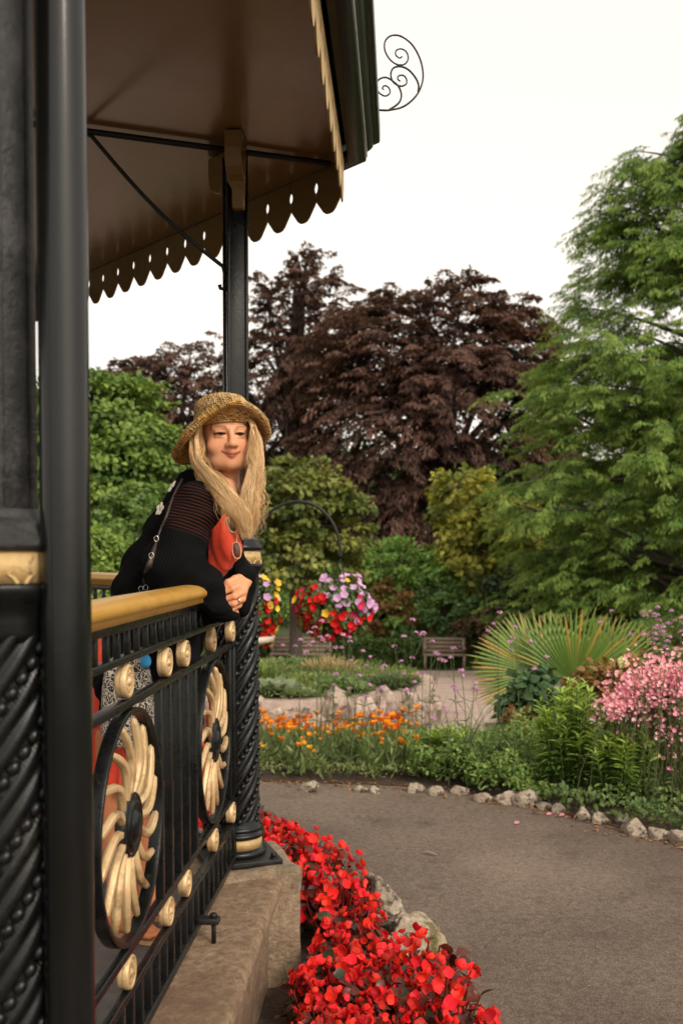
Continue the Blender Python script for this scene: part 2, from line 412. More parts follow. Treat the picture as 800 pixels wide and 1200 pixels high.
# spiral shaft with rope beads
def shaft():
    z = np.linspace(.075, 1.015, 320); t = np.linspace(0, 2*pi, 120, endpoint=False)
    Z, T = np.meshgrid(z, t, indexing='ij')
    NS, PITCHH = 6, .66
    ph = (T-2*pi*Z/PITCHH)*NS
    w = (ph/(2*pi)) % 1.0                       # 0..1 across one band
    prof = .079-.006*np.clip(1-np.abs(w-.5)/.12, 0, 1)**.6 \
        - .007*np.exp(-((w-.12)/.05)**2) - .007*np.exp(-((w-.88)/.05)**2) + .004*np.cos((w-.5)*2*pi*1.0)*-1*.0
    prof = np.where((w < .06) | (w > .94), .074, prof)
    rad = prof
    V = np.stack([rad*np.cos(T), rad*np.sin(T), Z], -1)
    b = MB(); b.add(V.reshape(-1, 3), gridF(len(z), len(t), False, True)[:, ::-1])
    pts = []; nn = []
    for k in range(NS):
        zz = np.arange(.085, 1.005, .0215)
        a = 2*pi*zz/PITCHH+2*pi*k/NS
        pts.append(np.stack([.0765*np.cos(a), .0765*np.sin(a), zz], -1)); nn.append(np.stack([np.cos(a), np.sin(a), 0*a], -1))
    P = np.vstack(pts); Nn = np.vstack(nn)
    tang = nrm(np.stack([-Nn[:, 1]*.079, Nn[:, 0]*.079, np.full(len(Nn), PITCHH/(2*pi))], -1))
    X = np.cross(tang, Nn)
    V2, F2 = scatter(ICO1[0], ICO1[1], P, X, tang, Nn, np.tile([.0095, .0125, .0085], (len(P), 1)))
    bb = MB(); bb.add(V2, F2)
    b.add(V2, F2) if F2.shape[1] == 4 else None
    bq = MB(); bq.add(*b.get()); q4 = np.hstack([F2, F2[:, 2:3]])
    return (np.vstack([b.get()[0], V2]), b.get()[1].tolist()+(F2+len(b.get()[0])).tolist())
SH = shaft()
BASE = lathe([(.098, .020), (.104, .024), (.106, .032), (.104, .040), (.096, .044), (.092, .047)], 48)
BASEB = lathe([(.089, .047), (.089, .086)], 48)
BASE2 = lathe([(.092, .086), (.098, .090), (.1, .097), (.098, .104), (.091, .107), (.0885, .111), (.092, .114), (.094, .120), (.09, .126), (.084, .13), (.078, .15)], 48)
CAPL = lathe([(.076, .985), (.080, 1.0), (.079, 1.02), (.082, 1.036), (.090, 1.046), (.096, 1.058), (.098, 1.066), (.095, 1.072)], 48, c=(0, 0, .011))
CAPB = lathe([(.088, 1.072), (.088, 1.118)], 48, c=(0, 0, .011))
CAPU = lathe([(.090, 1.118), (.094, 1.120), (.098, 1.126), (.098, 1.134), (.092, 1.140), (.090, 1.146), (.086, 1.150), (.085, 1.158), (.074, 1.163), (.066, 1.170), (.06, 1.18)], 48, c=(0, 0, .011))
def swirl_relief():
    b = MB()
    for k in range(10):
        a = 2*pi*k/10
        s = np.linspace(0, 1, 14)
        ang = a+.09*np.cos(s*5.5)*(1-.5*s); zz = 1.08+.03*s+0.004*np.sin(s*6)
        r = .0885
        b.add(*tubes(np.stack([r*np.cos(ang), r*np.sin(ang), zz], -1), np.linspace(.004, .0015, 14), 6))
        ang2 = a+.31-.09*np.cos(s*5.5)*(1-.5*s)
        b.add(*tubes(np.stack([r*np.cos(ang2), r*np.sin(ang2), zz], -1), np.linspace(.004, .0015, 14), 6))
    return b.get()
RELIEF = swirl_relief()
def upper_post(z0, z1):
    """square hollow-faced post: four corner angles and recessed webs"""
    b = MB(); h = .039
    b.add(*box((0, 0, (z0+z1)/2), (2*h-.012, 2*h-.012, z1-z0)))
    for sx in (-1, 1):
        for sy in (-1, 1):
            b.add(*box((sx*(h-.006), sy*(h-.006), (z0+z1)/2), (.0118, .0118, z1-z0-.002)))
    return b.get()
UP = upper_post(1.165, ZC-ZF-.032)
def place(VF, c, rz):
    V, F = VF; q = np.array([[cos(rz), -sin(rz), 0], [sin(rz), cos(rz), 0], [0, 0, 1]])
    return np.asarray(V)@q.T+np.asarray(c), F
ZB = ZF+.03
def bracket():
    """console seen edge-on along +y (local): profile in y,z"""
    pr = [(0, -.235), (.018, -.23), (.03, -.205), (.034, -.17), (.05, -.148), (.085, -.135), (.112, -.118), (.125, -.09), (.128, -.06), (.128, 0), (0, 0)]
    pr = np.array(pr); n = len(pr); V = []
    for x in (-.03, .03):
        w = np.where(pr[:, 1] < -.15, .72, 1.0)
        V.append(np.stack([x*w, pr[:, 0], pr[:, 1]], -1))
    V = np.vstack(V)
    F = [[i, (i+1) % n, n+(i+1) % n, n+i] for i in range(n)]+[list(range(n-1, -1, -1)), list(range(n, 2*n))]
    return V, F
BRK = bracket()
for k in range(8):
    p = POST[k]; rz = PANG[k]
    V, F = stone_block(p, .19, -.05, ZB-.002, rz, 20+k); mk('pier', V, F, M['pier'], bs)
    c = np.array([p[0], p[1], ZB])
    colm = M['black_old'] if k == 0 else M['black']
    sh = mk('column', *place(SH, c, rz), M['black'], bs)
    mk('base_plate', *place(box((0, 0, .010), (.27, .27, .020)), c, rz), M['iron'], sh, smooth=False, bevel=.003)
    for sx in (-1, 1):
        for sy in (-1, 1):
            bb = MB(); bb.add(*lathe([(.017, .020), (.017, .023)], 16, (sx*.108, sy*.108, 0))); bb.add(*lathe([(.011, .023), (.012, .024), (.012, .036), (.009, .039)], 6, (sx*.108, sy*.108, 0)))
            mk('bolt', *place(bb.get(), c, rz), M['iron'], sh, smooth=False)
    mk('base_moulding', *place(BASE, c, rz), M['black'], sh); mk('gold_base_band', *place(BASEB, c, rz), M['band'], sh); mk('base_collar', *place(BASE2, c, rz), M['black'], sh)
    mk('capital', *place(CAPL, c, rz), M['black'], sh); mk('gold_band', *place(CAPB, c, rz), M['band'], sh)
    mk('band_relief', *place(RELIEF, c, rz), M['band'], sh); mk('capital_cornice', *place(CAPU, c, rz), colm, sh)
    mk('upper_post', *place(UP, np.array([p[0], p[1], ZF]), rz), colm, sh, smooth=False, bevel=.003)
    # two consoles along the two sides
    for s in (-1, 1):
        ang = rz+s*R(112.5)
        d = np.array([cos(ang), sin(ang)])
        V, F = BRK; x = np.array([d[1], -d[0]])
        W_ = p[None, :2]+.020*np.array([cos(rz), sin(rz)])+V[:, 0:1]*x+(V[:, 1:2]+.036)*d
        mk('bracket', np.hstack([W_, V[:, 2:3]+ZC-.006]), F, M['ceiling'], bs, smooth=False, bevel=.004)
# ceiling (flat, glossy) + valance + fascia + roof
V = np.vstack([octv(.37, ZC), [[CEN[0], CEN[1], ZC]]])
mk('ceiling', V, np.array([[(i+1) % 8, i, 8] for i in range(8)]), M['ceiling'], bs, smooth=False)
# tie rods under the ceiling and diagonal braces with scroll ends
for k in range(8):
    rad = np.array([cos(PANG[k]), sin(PANG[k]), 0]); p = POST[k]
    a = p+rad*.36; b_ = p-rad*2.2
    mk('tie_rod', *tubes(np.array([[a[0], a[1], ZC-.018], [b_[0], b_[1], ZC-.018]]), .011, 8), M['iron'], bs)
    bb = MB(); s = np.linspace(0, 1, 30)
    tp = -.50; y0 = -.045
    pts = np.stack([tp+(y0-tp)*s, ZC-.032-.40*s-.03*np.sin(s*pi)], -1)
    hook = [(-.035, -.470), (-.034, -.495), (-.042, -.512), (-.055, -.51), (-.058, -.498)]
    P = [p+rad*q[0]+np.array([0, 0, q[1]]) for q in pts]+[p+rad*h_[0]+np.array([0, 0, ZC+h_[1]]) for h_ in hook]
    bb.add(*tubes(np.array(P), .0075, 8))
    h2 = [(-.50, -.032), (-.54, -.028), (-.57, -.035), (-.585, -.052), (-.575, -.068), (-.56, -.062)]
    bb.add(*tubes(np.array([p+rad*h_[0]+np.array([0, 0, ZC+h_[1]]) for h_ in h2]), .006, 6))
    mk('brace', *bb.get(), M['iron'], bs)
# valance boards: notched teeth with a teardrop hole between neighbours
def tooth(w):
    h = .174; q = w/2
    half = [(0, 0), (q-.0012, 0), (q-.0012, -.040), (q-.008, -.047), (q-.0125, -.060), (q-.0095, -.074), (q-.002, -.082), (q-.0012, -.110), (q-.006, -.120), (q*.44, -.163), (q*.24, -.173), (0, -.175)]
    return np.array(half)
for k in range(8):
    A, B = octv(.376, ZC)[k], octv(.376, ZC)[(k+1) % 8]
    Ln = np.linalg.norm(B-A); n = 16; w = Ln/n; d = (B-A)/Ln; nn = np.array([d[1], -d[0], 0])
    h = tooth(w); bb = MB()
    for i in range(n):
        c = A+d*w*(i+.5)
        prof = np.vstack([h, (h*np.array([-1, 1]))[::-1][1:-1]])
        m = len(prof)
        P0 = c+prof[:, 0:1]*d+prof[:, 1:2]*np.array([0, 0, 1])
        Vv = np.vstack([P0, P0+nn*.006])
        Hn = len(h)
        fr = []
        for r in range(Hn-1):                        # strips between mirrored halves
            a0, a1 = r, r+1
            b0 = (m-r) % m; b1 = m-r-1
            fr.append([a0, a1, b1 if r < Hn-2 else a1, b0])
        quads = []
        for q_ in fr:
            quads.append(q_); quads.append([x+m for x in q_[::-1]])
        for r in range(m): quads.append([r, r+m, (r+1) % m+m, (r+1) % m][::-1])
        bb.add(Vv, np.array(quads))
    V, F = bb.get()
    F = [list(dict.fromkeys(f)) for f in F.tolist()]; F = [f for f in F if len(f) > 2]
    vo = mk('valance', V, F, M['ceiling'], bs, smooth=False); vo.data.materials.append(M['valance'])  # inner faces ceiling brown: backlit darkness put into the colour, outer faces mustard
    for pl in vo.data.polygons:
        if np.dot(np.array(pl.normal), nn) > .5: pl.material_index = 1
V, F = octloft([(.397, ZC+0.042), (.397, ZC-.004), (.462, ZC+.008), (.466, ZC+0.026), (.466, ZC+0.042), (.478, ZC+0.052), (.488, ZC+0.064), (.490, ZC+0.074), (.500, ZC+0.082), (.512, ZC+0.084), (.515, ZC+0.092), (.515, ZC+0.147), (.50, ZC+0.152)])
mk('fascia', V, F, M['fascia'], bs, smooth=False)
V, F = octloft([(.467, ZC+.026), (.4685, ZC+.028), (.4685, ZC+.031), (.467, ZC+.033)]); mk('drip_edge', V, F, M['urn'], bs, smooth=False)
V = np.vstack([octv(.50, ZC+.13), octv(.1, ZC+.33), [[CEN[0], CEN[1], ZC+1.5]]])
mk('roof', V, [[i, (i+1) % 8, 8+(i+1) % 8, 8+i] for i in range(8)]+[[8+i, 8+(i+1) % 8, 16] for i in range(8)], M['fascia'], bs, smooth=False)
# scroll at the eave corner
SC = [[(440, 578), (470, 577), (510, 570), (570, 545), (620, 500), (655, 445), (672, 380), (665, 310), (640, 250), (605, 208), (555, 185), (510, 195), (484, 230), (485, 275), (510, 315), (545, 333), (580, 325), (598, 295), (590, 262), (565, 250), (540, 262), (537, 285), (555, 298), (568, 288)],
      [(648, 455), (650, 420), (635, 385), (600, 350), (560, 340), (525, 355), (513, 390), (525, 425), (560, 440), (588, 425), (590, 400), (575, 383), (550, 390), (548, 408), (560, 415)],
      [(505, 570), (550, 530), (565, 490), (555, 450), (530, 425), (490, 408), (455, 425), (443, 460), (455, 490), (485, 503), (508, 485), (505, 460), (485, 450), (472, 465), (480, 472)]]
def smooth_path(P, n=6):
    P = np.asarray(P, float); Q = np.vstack([2*P[0]-P[1], P, 2*P[-1]-P[-2]]); out = []
    for i in range(1, len(Q)-2):
        p0, p1, p2, p3 = Q[i-1:i+3]
        for t in np.linspace(0, 1, n, endpoint=False):
            out.append(.5*(2*p1+(p2-p0)*t+(2*p0-5*p1+4*p2-p3)*t*t+(3*p1-p0-3*p2+p3)*t**3))
    out.append(Q[-2]); return np.array(out)
for k in range(8):
    rad = np.array([cos(PANG[k]), sin(PANG[k]), 0]); p = CEN+rad*(AP+.515)/cos(pi/8)
    bb = MB()
    for c in SC:
        q = smooth_path(c, 5)
        r = (q[:, 0]-440)*.00083-.018; z = ZC+.205+(578-q[:, 1])*.00073
        bb.add(*tubes(p+r[:, None]*rad+np.stack([0*z, 0*z, z], -1), np.linspace(.004, .0028, len(q)), 6))
    mk('eave_scroll', *bb.get(), M['iron'], bs)
# downpipe by the near column
PX = -.4855; PY = 1.42
bb = MB(); bb.add(*lathe([(.0355, -.02), (.0355, ZC-.02)], 40, (PX, PY, 0), caps=False))
mk('downpipe', *bb.get(), M['pipe'], bs)
# ================================================================== RAILING PANEL (side 1), local origin mid-side
RO = np.array([XR, 2.53, ZF])
def zr(d): return EYE+d                              # heights measured from eye level
def make_panel():
    t = thing('iron_railing', 'black iron railing with gold sunburst wheels and gold handrail under the woman', 'railing', tuple(RO))
    y0, y1 = 1.56, 3.515
    def bar(name, yc, w, d0, d1, parent=t, mat=M['black'], dx=.018):
        mk(name, *box((XR, yc, zr((d0+d1)/2)), (dx, w, abs(d1-d0))), mat, parent, smooth=False, bevel=.0022)
    # handrail: moulded gold section
    pr = [(-.030, -.150), (-.030, -.138), (-.036, -.134), (-.042, -.127), (-.043, -.118), (-.038, -.108), (-.026, -.100), (-.008, -.0965), (.008, -.0965), (.026, -.100), (.038, -.108), (.043, -.118), (.042, -.127), (.036, -.134), (.030, -.138), (.030, -.150)]
    P = np.array(pr); n = len(P); ys = np.linspace(y0-.05, y1+.04, 24)
    V = np.array([[[XR+a, y, zr(b)] for a, b in P] for y in ys])
    F = gridF(24, n, False, True); F = F.tolist()+[list(range(n))[::-1], [23*n+i for i in range(n)]]
    mk('handrail', V.reshape(-1, 3), F, M['gold'], t)
    for d0, d1, dx in ((-.150, -.172, .03), (-.226, -.243, .022), (-.323, -.343, .022), (-.866, -.886, .022), (-.962, -.980, .022), (-1.088, -1.110, .026)):
        mk('rail', *box((XR, (y0+y1)/2, zr((d0+d1)/2)), (dx, y1-y0+.03, d0-d1)), M['black'], t, smooth=False, bevel=.003)
    nb = 25
    for i in range(nb):
        y = y0+.03+(y1-y0-.06)*i/(nb-1)
        bar('baluster', y, .014, -.171, -.227, dx=.014); bar('baluster', y, .016, -.979, -1.089, dx=.018)
    for y in (1.72, 1.80, 2.425, 2.525, 2.63, 2.735, 2.84, 3.42, 3.50): bar('baluster', y, .020, -.342, -.867, dx=.020)
    for y in (1.57, 3.505):
        bar('stanchion', y, .022, -.171, -1.12, dx=.022)
    for yc in (2.145, 3.125):
        c = np.array([XR, yc, zr(-.6045)])
        # ring band
        a = np.linspace(0, 2*pi, 96, endpoint=False)
        sec = [(-.015, .2585), (.015, .2585), (.015, .2465), (-.015, .2465)]
        V = np.array([[[c[0]+dx, c[1]+r*cos(q), c[2]+r*sin(q)] for dx, r in sec] for q in a])
        su = mk('sunburst_wheel', V.reshape(-1, 3), gridF(96, 4, True, True)[:, ::-1], M['black'], t, smooth=False, bevel=.002)
        # hub discs on both faces
        hp = [(.070, -.012), (.074, -.004), (.074, .004), (.070, .012), (.066, .014), (.063, .010), (.056, .010), (.053, .016), (.048, .019), (.044, .014), (.036, .013), (.032, .018), (.026, .023), (.014, .026), (.002, .027)]
        V, F = lathe(hp, 48); V = np.stack([V[:, 2], V[:, 0], V[:, 1]], -1)
        mk('hub', V+c, F, M['black'], su)
        NR = 16
        for k in range(NR):
            a0 = 2*pi*k/NR+.10
            s = np.linspace(0, 1, 26); r = .062+.172*s
            w_ = -.017*np.sin(2*pi*s*.62)+.052*np.clip(s-.42, 0, 1)**1.3
            ang = a0+w_/r
            pts = np.stack([c[0]+.006*np.sin(s*pi)+.002*(k % 2), c[1]+r*np.cos(ang), c[2]+r*np.sin(ang)], -1)
            rad = np.interp(s, [0, .12, .5, .85, .96, 1], [.009, .0108, .0112, .0102, .008, .001])
            kk = 20; th = np.linspace(0, 2*pi, kk, endpoint=False)
            fl = 1-.17*np.abs(np.sin(th*2.5))**.5
            mk('sunburst_ray', *tubes(pts, rad, kk, fl), M['palegold'], su)
    # rosettes
    petal = []
    for d, ys in ((-.2835, (2.12, 2.49, 2.705, 3.10, 3.455, 1.76)), (-.924, (2.12, 2.49, 2.705, 3.12, 3.455, 1.76))):
        for yc in ys:
            b = MB(); rr = .0375
            for s in (1, -1):
                prof = [(rr, -.001), (rr, .008), (rr-.002, .0125), (rr-.006, .0135), (rr-.009, .010), (rr-.013, .006), (.012, .006), (.010, .012), (.006, .016), (.001, .017)]
                V, F = lathe(prof, 36, caps=False); b.add(np.stack([V[:, 2]*s, V[:, 0]*s, V[:, 1]], -1), F)
                for k in range(6):
                    a = 2*pi*k/6+.3
                    dirv = np.array([cos(a), sin(a)]); per = np.array([-sin(a), cos(a)])
                    u_ = np.linspace(0, 1, 7); v_ = np.linspace(-1, 1, 7); U, Vv = np.meshgrid(u_, v_, indexing='ij')
                    rad_ = .008+.021*U; wd = .0105*np.sin(np.clip(U*.9+.1, 0, 1)*pi)**.7*Vv
                    hh = .007+.0075*np.sin(U*pi*.9)*(1-.5*Vv**2)-.004*np.exp(-(Vv/.25)**2)
                    X = np.stack([s*hh, s*(rad_*dirv[0]+wd*per[0]), rad_*dirv[1]+wd*per[1]], -1)
                    b.add(X.reshape(-1, 3), gridF(7, 7))
            V, F = b.get(); mk('rosette', V+np.array([XR, yc, zr(d)]), F, M['palegold'], t)
    # lug with a stud standing on the stone
    b = MB(); b.add(*box((XR+.03, 2.865, zr(-1.088)), (.075, .036, .018)))
    mk('fixing_lug', *b.get(), M['iron'], t, smooth=False, bevel=.004)
    b = MB(); b.add(*lathe([(.007, zr(-1.165)), (.007, zr(-1.079))], 12, (XR+.05, 2.865, 0))); b.add(*lathe([(.012, zr(-1.079)), (.012, zr(-1.069)), (.008, zr(-1.066))], 6, (XR+.05, 2.865, 0)))
    mk('stud', *b.get(), M['iron'], t, smooth=False)
    return t
panel = make_panel()
def side_mid(k): a = R(45*k); return (CEN[0]+AP*cos(a), CEN[1]+AP*sin(a), ZF)
dup(panel, side_mid(1), R(45), label='gold topped iron railing on the far side, seen behind the back of the woman')
# ================================================================== SETTING
xs = np.concatenate([np.linspace(-90, -8, 12), np.linspace(-7, 9, 33), np.linspace(10, 90, 12)])
ys = np.concatenate([np.linspace(-12, 7, 12), np.linspace(7.6, 14, 14), np.linspace(16, 60, 22), np.linspace(70, 400, 8)])
X, Y = np.meshgrid(xs, ys, indexing='ij')
V = np.stack([X, Y, gz(X, Y)-.012], -1)
struct(mk('ground', V.reshape(-1, 3), gridF(len(xs), len(ys)), M['lawn']))
EDGE_PX = [(60, 913), (200, 915), (303, 917), (400, 919), (480, 923), (540, 930), (600, 941), (650, 953), (700, 966), (750, 978), (800, 991), (880, 1012)]
EDGE = np.array([ground_at(*p) for p in EDGE_PX])
EDGE = np.vstack([[-4.5, 7.6, 0], EDGE, [3.4, 4.6, 0], [6, 3.4, 0]]); EDGE[:, 2] = 0
ES = smooth_path(EDGE, 8)
poly = np.vstack([ES, [[9, 3, 0], [9, -5, 0], [-8, -5, 0], [-8, 7, 0]]]); poly[:, 2] = .004
struct(mk('path', poly, [list(range(len(poly)))[::-1]], M['asphalt'], smooth=False))
# flower bed soil behind the edge: rough strip
w = np.linspace(0, 1, 40)
def strip(base, depth, rise, seed, tilt=None):
    B = np.repeat(base[:, None], 40, 1).astype(float)
    B[..., 1] += depth*w; B[..., 0] += (0 if tilt is None else tilt)*w
    z = gz(B[..., 0], B[..., 1])+.008+rise*.35*np.sin(np.clip(w*6, 0, pi/2))+.015*vnoise(B, 9, seed)*np.clip(w*8, 0, 1)
    B[..., 2] = z; return B
Bd = strip(ES, 1.9, .05, 4, .25)
struct(mk('bed_soil', Bd.reshape(-1, 3), gridF(len(ES), 40)[:, ::-1], M['soil']))
right = np.array([[x, 8.0, 0] for x in np.linspace(1.1, 9, 30)])
Bd = strip(right, 5.2, .05, 5, .0); struct(mk('border_soil', Bd.reshape(-1, 3), gridF(30, 40)[:, ::-1], M['soil']))
# pinkish rear path
xx = np.linspace(-16, 16, 50); yy = np.linspace(8.4, 30.3, 60); X, Y = np.meshgrid(xx, yy, indexing='ij')
struct(mk('rear_path', np.stack([X, Y, gz(X, Y)-.004], -1).reshape(-1, 3), gridF(50, 60), M['rearpath']))
# ------------------------------------------------------------------ round stone-walled bed
BC = np.array([-1.75, 13.6]); BRX, BRY = 2.1, 2.0
gb = float(gz(0, 11.8)); WT = gb+.46
def bed_rim(a): return np.array([BC[0]+BRX*cos(a), BC[1]+BRY*sin(a)])
a = np.linspace(0, 2*pi, 60, endpoint=False)
rows = []
for f, z in ((.97, WT-.04), (.6, WT+.03), (.3, WT+.06), (.02, WT+.07)):
    rows.append(np.stack([BC[0]+BRX*f*np.cos(a), BC[1]+BRY*f*np.sin(a), np.full(60, z)+.03*vnoise(np.stack([a*3, a*0+f*9, a*0], -1), 1, 3)], -1))
struct(mk('raised_bed_soil', np.array(rows).reshape(-1, 3), gridF(4, 60, False, True)[:, ::-1], M['lawn']))
wt = thing('stone_wall', 'low pale rock wall with upright stones round the raised bed', 'garden wall', (BC[0], BC[1], gb))
rows = []
for f, z in ((1.03, gb-.3), (1.03, WT-.06), (.96, WT-.03), (.93, WT-.15)):
    rows.append(np.stack([BC[0]+BRX*f*np.cos(a), BC[1]+BRY*f*np.sin(a), np.full(60, z)], -1))
mk('mortar_core', np.array(rows).reshape(-1, 3), gridF(4, 60, False, True), M['mortar'], wt)
g = np.random.default_rng(5); th = -2.75
i = 0
while th < .55:
    wd = g.uniform(.14, .34); ht = g.uniform(.44, .54) if i % 4 == 1 else g.uniform(.34, .44)
    th2 = th+wd/2.05*.93; tc = (th+th2)/2; p = bed_rim(tc)*1.0
    zz = gb-.02*0; base = float(gz(p[0], p[1]))
    V, F = rock((wd*.56, .17, ht*.66), 100+i, (p[0], p[1], base+ht*.34), rz=tc+pi/2+g.uniform(-.2, .2), facets=9, blocky=.7)
    mk('stone', V, F, M['wallrock'], wt); th = th2; i += 1
# ------------------------------------------------------------------ edging stones along the path
gE = np.random.default_rng(12)
ed = [(210, 919, .05, 'small white chip of stone'), (362, 924, .10, 'flat pale stone'), (422, 924, .07, 'low flat stone'), (440, 925, .06, 'little half sunk stone'), (487, 925, .085, 'pointed white stone'), (512, 928, .07, 'flat grey stone'),
      (537, 926, .09, 'upright cream stone'), (568, 936, .07, 'low buff stone'), (583, 938, .05, 'small buff stone'), (597, 937, .11, 'large white stone'), (613, 939, .11, 'blocky brown and white stone'), (637, 945, .085, 'rounded buff stone'),
      (654, 949, .06, 'small tan stone'), (681, 957, .09, 'wedge shaped cream stone'), (703, 962, .07, 'flat tan stone'), (729, 963, .07, 'pale low stone'), (745, 974, .10, 'wide white stone'), (772, 979, .10, 'rugged cream stone'), (795, 985, .09, 'rounded white stone cut by the frame edge')]
near_ = ['behind the column', 'below the orange poppies by the thin stems', 'below the yellow poppies', 'at the end of the poppies', 'where the poppies meet the green cover', 'at the foot of the green cover',
         'in front of the leafy ground cover', 'just left of the large white one', 'tucked against the large white one', 'left in a touching pair by the leafy clump', 'right in a touching pair by the leafy clump', 'at the left foot of the leafy green clump',
         'fallen forward from the leafy green clump', 'in front of the leafy green clump', 'beside the wedge shaped one', 'set back under the pink flowers', 'on the path edge below the pink flowers', 'next to the wide white one', 'at the far right of the row']
for (px, py, s, l), nr_ in zip(ed, near_):
    p = ground_at(px, py+4); V, F = rock((s*gE.uniform(.6, .98), s*.62, s*gE.uniform(.5, .75)), int(px), (p[0], p[1], s*.16), gE.uniform(0, 3), ICO2 if s < .06 else ICO3, 10)
    tag(mk('edging_stone', V, F, M['rock'], org=(p[0], p[1], 0)), l+' '+nr_, 'stone', 'stones edging the flower bed')
# ------------------------------------------------------------------ begonia bed: soil, border rocks
inner = octv(.10, 0)[[0, 1, 2]]
outer = np.array([ground_at(*p) for p in [(655, 1420), (600, 1300), (560, 1235), (506, 1180), (494, 1130), (478, 1085), (450, 1052), (415, 1034), (375, 1020), (340, 1004), (270, 990), (170, 990)]])
outer[:, 2] = 0; outer = np.vstack([[.55, .9, 0], [.5, 1.6, 0], outer]); OS = smooth_path(outer, 5)
t = np.linspace(0, 1, 24); cx = CEN[:2]
G = []
for o in OS:
    d = np.array([o[0], o[1]])-cx; L_ = np.linalg.norm(d); inn = cx+d/L_*min(2.6, L_-.2)
    q = np.stack([o[0]+(inn[0]-o[0])*t, o[1]+(inn[1]-o[1])*t, .015+.10*np.sin(np.clip(t*4, 0, pi/2))], -1); G.append(q)
G = np.array(G); G[..., 2] += .015*vnoise(G, 12, 8)
struct(mk('begonia_bed_soil', G.reshape(-1, 3), gridF(len(OS), 24), M['soil']))
rk = [(452, 1052, .135, .15, 'pale pitted rock highest up the begonia border', 'rock'), (470, 1072, .09, .10, 'small cream rock wedged between two border rocks', 'rock'), (484, 1092, .13, .14, 'mossy rock with a yellow green patch in the begonia border', 'mossrock'), (466, 1112, .12, .12, 'white topped rock tucked under the red begonias', 'rock'),
      (488, 1140, .14, .15, 'tall brown and cream rock at the path edge', 'mossrock'), (470, 1172, .13, .11, 'smooth sloping rock half buried by begonias', 'rock'), (497, 1180, .10, .09, 'low rock beside the tall brown one', 'mossrock'), (428, 1036, .08, .10, 'small pale rock peeping out behind the begonias', 'rock'), (515, 1215, .10, .09, 'cream rock among the nearest begonias', 'rock')]
for i, (px, py, s, hh, l, m) in enumerate(rk):
    p = ground_at(px-4, py+34); V, F = rock((s*.84, s*.9, hh*1.0), 300+i, (p[0], p[1], hh*.45), i*.9, ICO4, 18)
    tag(mk('border_rock', V, F, M[m], org=(p[0], p[1], 0)), l, 'rock', 'rocks edging the begonia bed')

# ================================================================== PLANT KIT
def leafcloud(P, D, N, size, cols, T=T_KITE, asp=1.0):
    """leaves at P pointing D with normal N"""
    X, Yv, Z = frames(D, N); n = len(P)
    sz = np.broadcast_to(size, (n,))
    sc = np.stack([sz*asp, sz, sz], -1)
    V, F = scatter(T[0], T[1], P, X, Yv, Z, sc)
    return V, F, np.repeat(cols, len(T[0]), 0)
def vary(c, n, v=.25, hue=.12):
    c = np.asarray(c, float); k = np.exp(rng.normal(0, v, (n, 1)))
    return np.clip(c*k*np.exp(rng.normal(0, hue, (n, 3))*np.array([1, .5, .8])), 0, .95)
def mixc(a, b, t): t = np.asarray(t)[:, None]; return np.asarray(a)*(1-t)+np.asarray(b)*t
def crown(ells, n_cl, per, cr, leaf, c_a, c_b, droop=.2, flat=.6, up=.25, T=T_KITE, asp=.75, shell=(.72, 1.02), cull=.62):
    """ells: list of (centre, radii). clumps sit through the outer volume; leaves spread in each clump"""
    E = [(np.asarray(c, float), np.asarray(r, float)) for c, r in ells]
    A = np.array([(r[0]*r[1]+r[1]*r[2]+r[0]*r[2]) for _, r in E]); A = A/A.sum()
    cc = []; cd = []
    for (c, r), a in zip(E, A):
        n = int(n_cl*a)+1
        d = rdir(n*2); d = d[(d[:, 2] > -.75)][:n]
        f = rng.uniform(shell[0], shell[1], (len(d), 1)); p = c+d*r*f
        ok = np.ones(len(p), bool)
        for c2, r2 in E:
            if c2 is c: continue
            ok &= np.linalg.norm((p-c2)/r2, axis=1) > cull
        cc.append(p[ok]); cd.append(d[ok])
    cc = np.vstack(cc); cd = np.vstack(cd); n = len(cc)
    s = cr*rng.uniform(.6, 1.35, n)
    tone = rng.uniform(0, 1, n)
    off = rdir(n*per).reshape(n, per, 3)*rng.uniform(.1, 1, (n, per, 1))**.6
    off[..., 2] *= flat
    P = (cc[:, None]+off*s[:, None, None]).reshape(-1, 3)
    out = np.repeat(cd, per, 0)
    Nn = nrm(out*.5+off.reshape(-1, 3)*.6+np.array([0, 0, up*2])+rdir(n*per)*.55)
    D = nrm(rdir(n*per)*.8+out*.6+np.array([0, 0, -droop*2]))
    cols = mixc(c_a, c_b, np.clip(np.repeat(tone, per)*.7+rng.uniform(0, .3, n*per), 0, 1))
    cols = np.clip(cols*np.exp(rng.normal(0, .16, (len(P), 1))), 0, .9)
    return leafcloud(P, D, Nn, leaf*rng.uniform(.6, 1.3, len(P)), cols, T, asp), cc
PASP = .24
